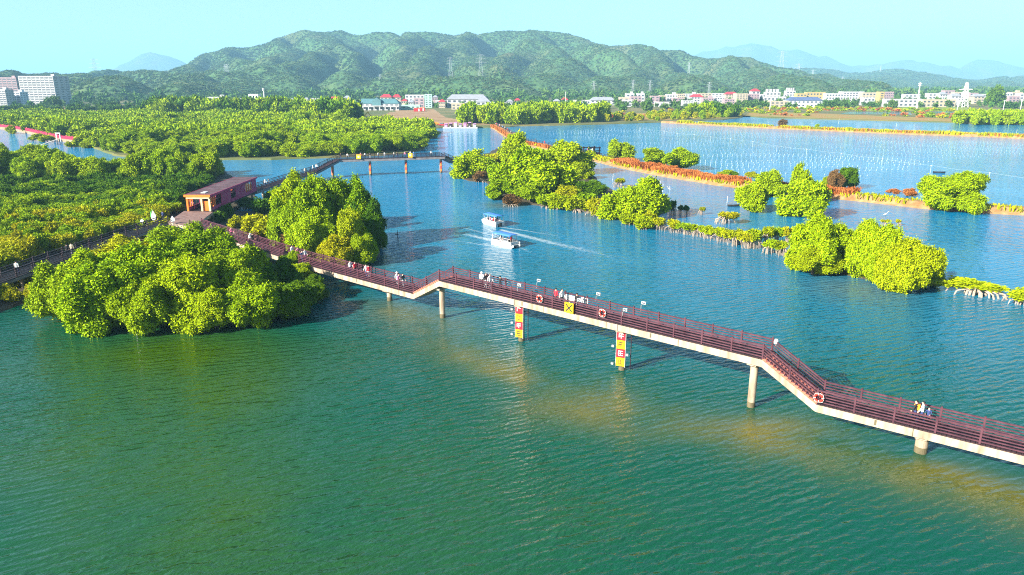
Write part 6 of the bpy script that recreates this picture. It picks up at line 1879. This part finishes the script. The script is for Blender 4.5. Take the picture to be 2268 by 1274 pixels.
# ------------------------------------------------------------------ tour boats with blue canopies, and their wakes
M_BLUE = mat("canopy_blue", (0.05, 0.17, 0.55), 0.7, 0.12, 1.5)
M_GEL = mat("gelcoat_white", (0.46, 0.46, 0.45), 0.4, 0.04, 1, spec=0.3)
M_SEAT = mat("seat_vinyl", (0.45, 0.46, 0.50), 0.6, 0.1, 2)
def tour_boat(p, rz, label, s=1.0):
    root = empty("tour_boat", p, label, "boat", "canopied tour boats", rz)
    root.scale = (s, s, s)
    L_, W_ = 6.6, 2.7                             # bow towards +x
    for y in (-1, 1):
        g = MB(); n = 10
        V = []
        for i in range(n):
            t = i / (n - 1); x = -L_ / 2 + L_ * t
            w_ = .42 * (1 if t < .72 else max(.08, 1 - ((t - .72) / .28) ** 1.7)); zb = -.35 if t < .75 else -.35 + .75 * ((t - .75) / .25) ** 1.4
            V += [(x, y * .95 - w_, .62 + .12 * t), (x, y * .95 - w_ * .7, zb), (x, y * .95 + w_ * .7, zb), (x, y * .95 + w_, .62 + .12 * t)]
        F = [(i * 4 + k, i * 4 + (k + 1) % 4, i * 4 + 4 + (k + 1) % 4, i * 4 + 4 + k) for i in range(n - 1) for k in range(4)]
        g.add(V, F + [(3, 2, 1, 0), (n * 4 - 4, n * 4 - 3, n * 4 - 2, n * 4 - 1)])
        g.build("pontoon", M_GEL, root)
    boxpart("deck", M_GEL, (-.1, 0, .66), (L_ - .5, W_ - .08, .14), root)
    # side coamings, sloping up to the bow
    for y in (-1, 1):
        g = MB(); yy = y * (W_ / 2 - .06)
        pr = [(-L_ / 2 + .1, .735), (L_ / 2 - .55, .735), (L_ / 2 - .35, 1.05), (L_ / 2 - 1.2, 1.42), (-L_ / 2 + .1, 1.30)]
        n = len(pr)
        g.add([(x, yy - .06, z) for x, z in pr] + [(x, yy + .06, z) for x, z in pr], [tuple(range(n)), tuple(range(2 * n - 1, n - 1, -1))] + [(i, i + n, (i + 1) % n + n, (i + 1) % n) for i in range(n)])
        sp_ = g.build("side_panel", M_GEL, root)
        subpart(boxpart("stripe", M_RED if "near" in label else M_BLUE, (-.6, y * (W_ / 2 + .012), 1.12), (1.0, .02, .12), root), sp_)
    boxpart("stern_panel", M_GEL, (-L_ / 2 + .05, 0, 1.0), (.1, W_ - .25, .55), root)
    boxpart("bow_panel", M_GEL, (L_ / 2 - .75, 0, 1.02), (.12, W_ - .25, .56), root)
    boxpart("console", M_GEL, (1.5, .5, 1.25), (.5, .8, 1.0), root)
    for x in (-2.3, -1.2, -.1): boxpart("seat", M_SEAT, (x, 0, .98), (.42, W_ - .7, .5), root)
    # canopy, slightly arched, on posts
    V, F = [], []
    nx_, ny_ = 9, 5
    for lv in (0, .06):
        for i in range(nx_):
            for j in range(ny_):
                x = -L_ / 2 + .2 + (L_ - 1.2) * i / (nx_ - 1); y = -W_ / 2 + W_ * j / (ny_ - 1)
                V.append((x, y, 2.55 + .16 * (1 - (2 * j / (ny_ - 1) - 1) ** 2) + lv))
    nn_ = nx_ * ny_
    for i in range(nx_ - 1):
        for j in range(ny_ - 1):
            a = i * ny_ + j
            F += [(a, a + 1, a + ny_ + 1, a + ny_), (a + nn_, a + ny_ + nn_, a + ny_ + 1 + nn_, a + 1 + nn_)]
    for i in range(nx_ - 1):
        a = i * ny_; F.append((a, a + ny_, a + ny_ + nn_, a + nn_)); a += ny_ - 1; F.append((a + ny_, a, a + nn_, a + ny_ + nn_))
    for j in range(ny_ - 1):
        a = j; F.append((a + 1, a, a + nn_, a + 1 + nn_)); a = (nx_ - 1) * ny_ + j; F.append((a, a + 1, a + 1 + nn_, a + nn_))
    link("canopy", np_mesh("canopy", np.array(V), np.array(F), M_BLUE, smooth=False), root)
    for x0, x1 in ((-L_ / 2 + .35, -L_ / 2 + .6), (-.6, -.4), (.4, .4), (L_ / 2 - 1.6, L_ / 2 - 1.3)):
        for y in (-1, 1):
            g = MB(); g.tube([(x0, y * (W_ / 2 - .1), 1.2), (x1, y * (W_ / 2 - .08), 2.56)], .05 if x0 > -2 else .08, 6); g.build("canopy_post", M_GEL, root)
    g = MB(); g.box((-L_ / 2 - .25, 0, .65), (.4, .45, .7)); g.box((-L_ / 2 - .25, 0, .0), (.18, .14, .8)); g.build("outboard_motor", M_BLACK, root)
    return root
def heading(p0, p1): return math.atan2(p1.y - p0.y, p1.x - p0.x)
bt1, bt2 = P(1091, 498), P(1121, 545)
h1 = heading(P(1300, 556), bt1); h2 = heading(P(1020, 518), P(1100, 536))
tour_boat(bt1, h1, "white tour boat with blue canopy heading away, the far one of two", .78)
tour_boat(bt2, h2, "white tour boat with blue canopy coming towards the walkway, the near one of two", .8)
def aboard(bp, h, x, y, z=.74):
    x, y = x * .79, y * .79
    return Vector((bp.x + x * math.cos(h) - y * math.sin(h), bp.y + x * math.sin(h) + y * math.cos(h), z))
for bp, h, nm, crew in ((bt1, h1, "far", (("black", -2.3, .6), ("white", -2.3, -.6), ("red", -1.2, .5), ("navy", -1.2, -.7), ("pink", -.1, .7), ("white", -.1, -.5))), (bt2, h2, "near", (("red", 2.0, -.4), ("black", -2.3, .5), ("white", -1.2, -.5), ("navy", -.1, .6)))):
    for k, (sh, x, y) in enumerate(crew):
        st_ = nm == "near" and k == 0
        q = aboard(bp, h, x, y, .74 if st_ else .74 - .05)
        q.z = .58 if st_ else .52
        person(q, h, sh, "black", "stand" if st_ else "sit", "%s-clad passenger %s in the %s tour boat, %s" % (sh, "standing" if st_ else "seated", nm, ("bow",)[0] if st_ else ("rear row left", "rear row right", "middle row left", "middle row right", "front row left", "front row right")[k]), group="passengers of the tour boats", s=.9)
def wake(name, pts, w0, w1, label, seed, dens=0.55):
    m = MATS.get("foam")
    if not m:
        m = bpy.data.materials.new("foam"); m.use_nodes = True
        N, L = m.node_tree.nodes, m.node_tree.links
        b = N["Principled BSDF"]; b.inputs["Base Color"].default_value = (.75, .80, .80, 1); b.inputs["Roughness"].default_value = .8
        geo = N.new("ShaderNodeNewGeometry"); no = N.new("ShaderNodeTexNoise"); no.inputs["Scale"].default_value = 1.6; no.inputs["Detail"].default_value = 6; no.inputs["Roughness"].default_value = .65
        L.new(geo.outputs["Position"], no.inputs["Vector"])
        at = N.new("ShaderNodeAttribute"); at.attribute_name = "fade"
        ad = N.new("ShaderNodeMath"); ad.operation = 'MULTIPLY_ADD'; ad.inputs[1].default_value = .55; 
        L.new(at.outputs["Fac"], ad.inputs[0]); L.new(no.outputs["Fac"], ad.inputs[2])
        mr = N.new("ShaderNodeMapRange"); mr.inputs[1].default_value = .62; mr.inputs[2].default_value = 1.0
        mr.inputs[3].default_value = 0; mr.inputs[4].default_value = .36
        L.new(ad.outputs[0], mr.inputs[0]); L.new(mr.outputs[0], b.inputs["Alpha"])
        MATS["foam"] = m
    A = [P(*q) for q in pts]; c = []
    for a, b in zip(A[:-1], A[1:]): c += [a.lerp(b, j / 12) for j in range(12)]
    c.append(A[-1]); n = len(c)
    V, F, fd_ = [], [], []
    for i, q in enumerate(c):
        d = (c[min(i + 1, n - 1)] - c[max(i - 1, 0)]).to_2d().normalized(); t = i / (n - 1)
        w_ = w0 + (w1 - w0) * t
        for j in range(7):
            o_ = (j / 6 - .5) * w_ * 2; V.append((q.x - d.y * o_, q.y + d.x * o_, .012)); fd_.append((1 - t) ** .7 * (1 - abs(j / 6 * 2 - 1) ** 1.5) )
    for i in range(n - 1):
        for j in range(6): F.append((i * 7 + j, i * 7 + j + 1, i * 7 + 8 + j, i * 7 + 7 + j))
    me = np_mesh(name, np.array(V), np.array(F)[:, ::-1], MATS["foam"])
    if me.polygons[0].normal.z < 0: me.flip_normals()
    a = me.attributes.new("fade", 'FLOAT', 'POINT'); a.data.foreach_set("value", np.array(fd_, dtype=np.float32))
    tag(link(name, me), label, kind="stuff")
wake("boat_wake", ((1108, 509), (1150, 520), (1210, 535), (1300, 556), (1400, 578)), .7, 2.2, "foam trail behind the far tour boat", 1)
wake("boat_wake", ((1080, 507), (1110, 527), (1150, 548), (1200, 570)), .25, .6, "near bow wave arm of the far tour boat", 3)
wake("boat_wake", ((1106, 503), (1150, 509), (1200, 517), (1260, 527)), .25, .6, "far bow wave arm of the far tour boat", 4)
wake("boat_wake", ((1094, 534), (1060, 526), (1035, 520), (1012, 516)), .8, 1.8, "foam trail behind the near tour boat", 2)
wake("boat_wake", ((1132, 552), (1090, 546), (1040, 538), (985, 530)), .25, .7, "near bow wave arm of the near tour boat", 5)
wake("boat_wake", ((1140, 536), (1090, 522), (1040, 508), (990, 498)), .25, .6, "far bow wave arm of the near tour boat", 6)

# ------------------------------------------------------------------ net and stakes at the near clump
p = P(420, 728); root = empty("fish_net", p, "sagging fishing net on two white stakes before the near clump", "net")
a, b, c_, d_ = [q - p for q in (P(380, 735), P(458, 728), P(417, 706, 0), P(477, 706, 0))]
for q, h in ((P(417, 733) - p, 1.5), (P(477, 727) - p, 1.4)):
    g = MB(); g.tube([(q.x, q.y, -.4), (q.x, q.y, h)], .05, 6); g.build("stake", M_WHITE, root)
s0, s1 = P(417, 733) - p, P(458, 728) - p
g = MB()
for k in range(15):
    t = k / 14; q0 = a.lerp(s1, t)
    g.tube([(q0.x, q0.y, .02), (s0.x * (1 - abs(t - .5)) + q0.x * abs(t - .5), s0.y, .55 - .5 * abs(t - .5))], .014, 4)
for k in range(5):
    h = .08 + .1 * k
    g.tube([(a.x * (1 - h), a.y, .03), (s0.x, s0.y, h), (s1.x * (1 - h * .5), s1.y, .05)], .014, 4)
g.build("mesh_cords", M_WHITE, root)
p = P(303, 741); root = empty("water_stake", p, "short white stake in front of the near clump, left of the net", "stake")
g = MB(); g.tube([(0, 0, -.4), (0, 0, .5)], [.06, .05], 6); g.build("stake", M_WHITE, root)

# ------------------------------------------------------------------ red-railed causeway at the far left
cw = [P(*q) for q in ((-60, 279), (0, 286), (20, 288), (60, 295), (100, 305), (135, 313), (175, 318), (212, 325))]
M_MAG = mat("magenta_paint", (0.30, 0.01, 0.05), 0.6, 0.12, 1)
M_WALLC = mat("causeway_wall", (0.24, 0.17, 0.11), 0.9, 0.15, .6)
root = empty("causeway", Vector((cw[3].x, cw[3].y, 0)), "cream-walled causeway with magenta parapet along the left channel", "causeway")
b0 = root.location.copy()
for k, (a, b) in enumerate(zip(cw[:-1], cw[1:])):
    barpart("retaining_wall", M_WALLC, a + Vector((0, 0, .55)), b + Vector((0, 0, .55)), 1.2, 1.5, root, b0)
    barpart("parapet", M_MAG, a + Vector((0, 0.5, 1.95)), b + Vector((0, .5, 1.95)), .5, 1.3, root, b0)
    n = max(1, int((b - a).length / 6))
    for j in range(n):
        q = a.lerp(b, j / n); boxpart("parapet_post", M_MAG, q + Vector((0, .5, 2.1)), (.75, .75, 1.7), root, None, b0)
p = P(132, 320); root = empty("mooring_frame", p, "white mooring frame with a ramp beside the magenta parapet", "frame")
for x in (-.8, .8): boxpart("post", M_WHITE, (x, 0, 2.4), (.4, .4, 5.2), root)
boxpart("cross_beam", M_WHITE, (0, 0, 4.9), (2.2, .35, .4), root)
g = MB(); g.bar((-1, -.5, 2.0), (-5, -5, .2), 1.6, .2); g.build("ramp", mat("ramp_grey", (.30, .28, .27)), root)
for px, py, ty, wp in ((24, 296, 279, 26), (88, 311, 296, 40), (105, 314, 300, 30), (178, 325, 303, 30), (190, 327, 315, 30), (160, 325, 314, 26)):
    tree_px(px, py, ty, wp, SHRUB, "leaf_yellow", "yellow-green bush at the foot of the magenta causeway", cat="bush", group="bushes at the causeway foot", name="mangrove_bush", low=.03, trunks=STEMS)

# ------------------------------------------------------------------ landing stage, machines and red works on the far shore
p = P(1020, 284); root = empty("landing_stage", p, "pink and white roofed pontoon landing stage on the far shore", "landing stage")
k_ = MPP(p)
boxpart("pontoon", M_WHITE, (0, 0, .3), (76 * k_, 7, .5), root)
M_PURP = mat("stage_purple", (.42, .20, .36), .7, .2, .4)
for i in range(7):
    x = (-32 + i * 10.5) * k_
    bo_ = boxpart("booth", (M_PURP, M_DARKWOOD, M_WHITE, M_STEEL)[i % 4], (x, 1, 1.5 + (i % 3) * .2), (6.5 * k_, 4, 1.6 + (i % 3) * .4), root)
    subpart(boxpart("booth_roof", M_PURP, (x, 1, 2.5 + (i % 3) * .4), (7.6 * k_, 5, .3), root), bo_)
    boxpart("fender", M_WHITE, (x, -3.3, .9), (2.5 * k_, .5, 1.2), root)
for j, (px, py, w_, m_, lb) in enumerate([(880, 277, 30, M_WHITE, "white parked van on the bare ground, left of the row"), (905, 276, 14, M_BLACK, "black parked car on the bare ground"), (925, 275, 14, M_RED, "red parked car on the bare ground"), (945, 276, 16, M_WHITE, "white parked car near the landing stage"), (965, 277, 20, M_ORANGE, "orange parked truck near the landing stage"), (980, 279, 16, M_RED, "red parked car nearest the landing stage"), (895, 272, 16, M_STEEL, "grey parked car behind the white van")]):
    p = P(px, py, .57); k_ = MPP(p); L_ = min(6.5, max(4.4, w_ * k_ * .6))
    root = empty("parked_vehicle", p, lb, "vehicle", "vehicles parked on the bare ground", random.uniform(-.3, .3))
    g = MB(); g.box((0, 0, .75), (L_, 1.8, .75)); g.build("body", m_, root)
    g = MB(); g.box((-.1 * L_, 0, 1.45), (L_ * (.8 if "van" in lb or "truck" in lb else .55), 1.65, .7), 0, None, .82); g.build("cabin", M_GLASS if "car" in lb else m_, root)
    for x in (-.32, .32):
        for y in (-.9, .9):
            g = MB(); g.tube([(x * L_, y - .1, .34), (x * L_, y + .1, .34)], .34, 10); g.build("wheel", M_BLACK, root)
p = P(803, 266, .57); root = empty("excavator", p, "yellow excavator with raised arm at the forest's right end", "excavator", None, .4)
boxpart("track", M_BLACK, (0, -1.1, .5), (4.2, .7, 1.0), root); boxpart("track", M_BLACK, (0, 1.1, .5), (4.2, .7, 1.0), root)
boxpart("body", M_YELLOW, (-.4, 0, 2.0), (3.6, 2.8, 1.6), root); boxpart("cab", M_YELLOW, (.9, .8, 3.1), (1.4, 1.2, 1.7), root)
g = MB(); g.bar((1.2, 0, 2.3), (4.0, 0, 5.6), .5, .6); g.build("boom", M_YELLOW, root)
g = MB(); g.bar((4.0, 0, 5.6), (6.2, 0, 2.4), .4, .5); g.build("dipper", M_YELLOW, root)
g = MB(); g.box((6.2, 0, 1.9), (1.1, 1.1, 1.0), 0, None, 1.2); g.build("bucket", M_BLACK, root)
p = P(797, 286, .57); root = empty("parked_bus", p, "red and white minibus half hidden at the forest's right end", "bus", None, 1.2)
boxpart("body", M_RED, (0, 0, 2.4), (6.5, 2.3, 2.0), root); boxpart("skirt", M_WHITE, (0, 0, .9), (6.5, 2.28, 1.0), root); boxpart("windscreen", M_GLASS, (-3.26, 0, 2.5), (.06, 2.0, 1.2), root)
for s in (-1, 1): boxpart("window_strip", M_GLASS, (0, s * 1.16, 2.7), (5.4, .06, .9), root)
for x in (-2.1, 2.1):
    for y in (-1.1, 1.1):
        g = MB(); g.tube([(x, y - .12, .42), (x, y + .12, .42)], .42, 10); g.build("wheel", M_BLACK, root)
p = P(585, 250, .57); root = empty("gantry_crane", p, "red gantry frame rising above the forest", "gantry")
gh = HGT(p, 226)
for x in (-1, 1):
    for y in (0, 7): boxpart("leg", M_RED, (x * 9, y, gh / 2), (1.6, 1.6, gh), root)
boxpart("beam", M_RED, (0, 0, gh - .8), (24, 2.0, 2.2), root); boxpart("beam", M_RED, (0, 7, gh - .81), (24, 2.0, 2.2), root)
boxpart("cross_beam", M_RED, (0, 3.5, gh * .55), (20, 1.2, 1.2), root); boxpart("trolley", M_ORANGE, (3, 3.5, gh + .9), (4, 6, 1.4), root)
for k, (px, py, w_) in enumerate(((925, 247, 16), (936, 246, 10), (550, 247, 22))):
    p = P(px, py, .57); k_ = MPP(p); root = empty("site_container", p, "red site container, %s" % ("wide one on the bare ground", "narrow one right of the wide one", "one left of the red gantry")[k], "container", "red site containers")
    boxpart("box", M_RED, (0, 0, 1.5), (w_ * k_, 3, 2.8), root); boxpart("roof", M_ORANGE, (0, 0, 3.0), (w_ * k_ * 1.04, 3.3, .2), root); boxpart("door", M_WHITE, (w_ * k_ * .2, -1.52, 1.3), (1.2, .06, 2.2), root)
p = P(990, 280, .57)

# ------------------------------------------------------------------ haze over the whole place
me = bpy.data.meshes.new("haze")
bm = bmesh.new(); bmesh.ops.create_cube(bm, size=1.0, matrix=Matrix.Translation((0, 9700, 310)) @ Matrix.Diagonal((29400, 21000, 640, 1))); bm.to_mesh(me); bm.free()
hz = tag(link("haze", me), "pale blue air haze over the inlet and the hills", kind="stuff")
m = bpy.data.materials.new("haze"); m.use_nodes = True
N, L = m.node_tree.nodes, m.node_tree.links
N.remove(N["Principled BSDF"])
v = N.new("ShaderNodeVolumePrincipled")
v.inputs["Color"].default_value = (0.34, 0.69, 1.0, 1)
v.inputs["Density"].default_value = 0.00016
v.inputs["Anisotropy"].default_value = 0.0
L.new(v.outputs[0], N["Material Output"].inputs["Volume"])
me.materials.append(m)
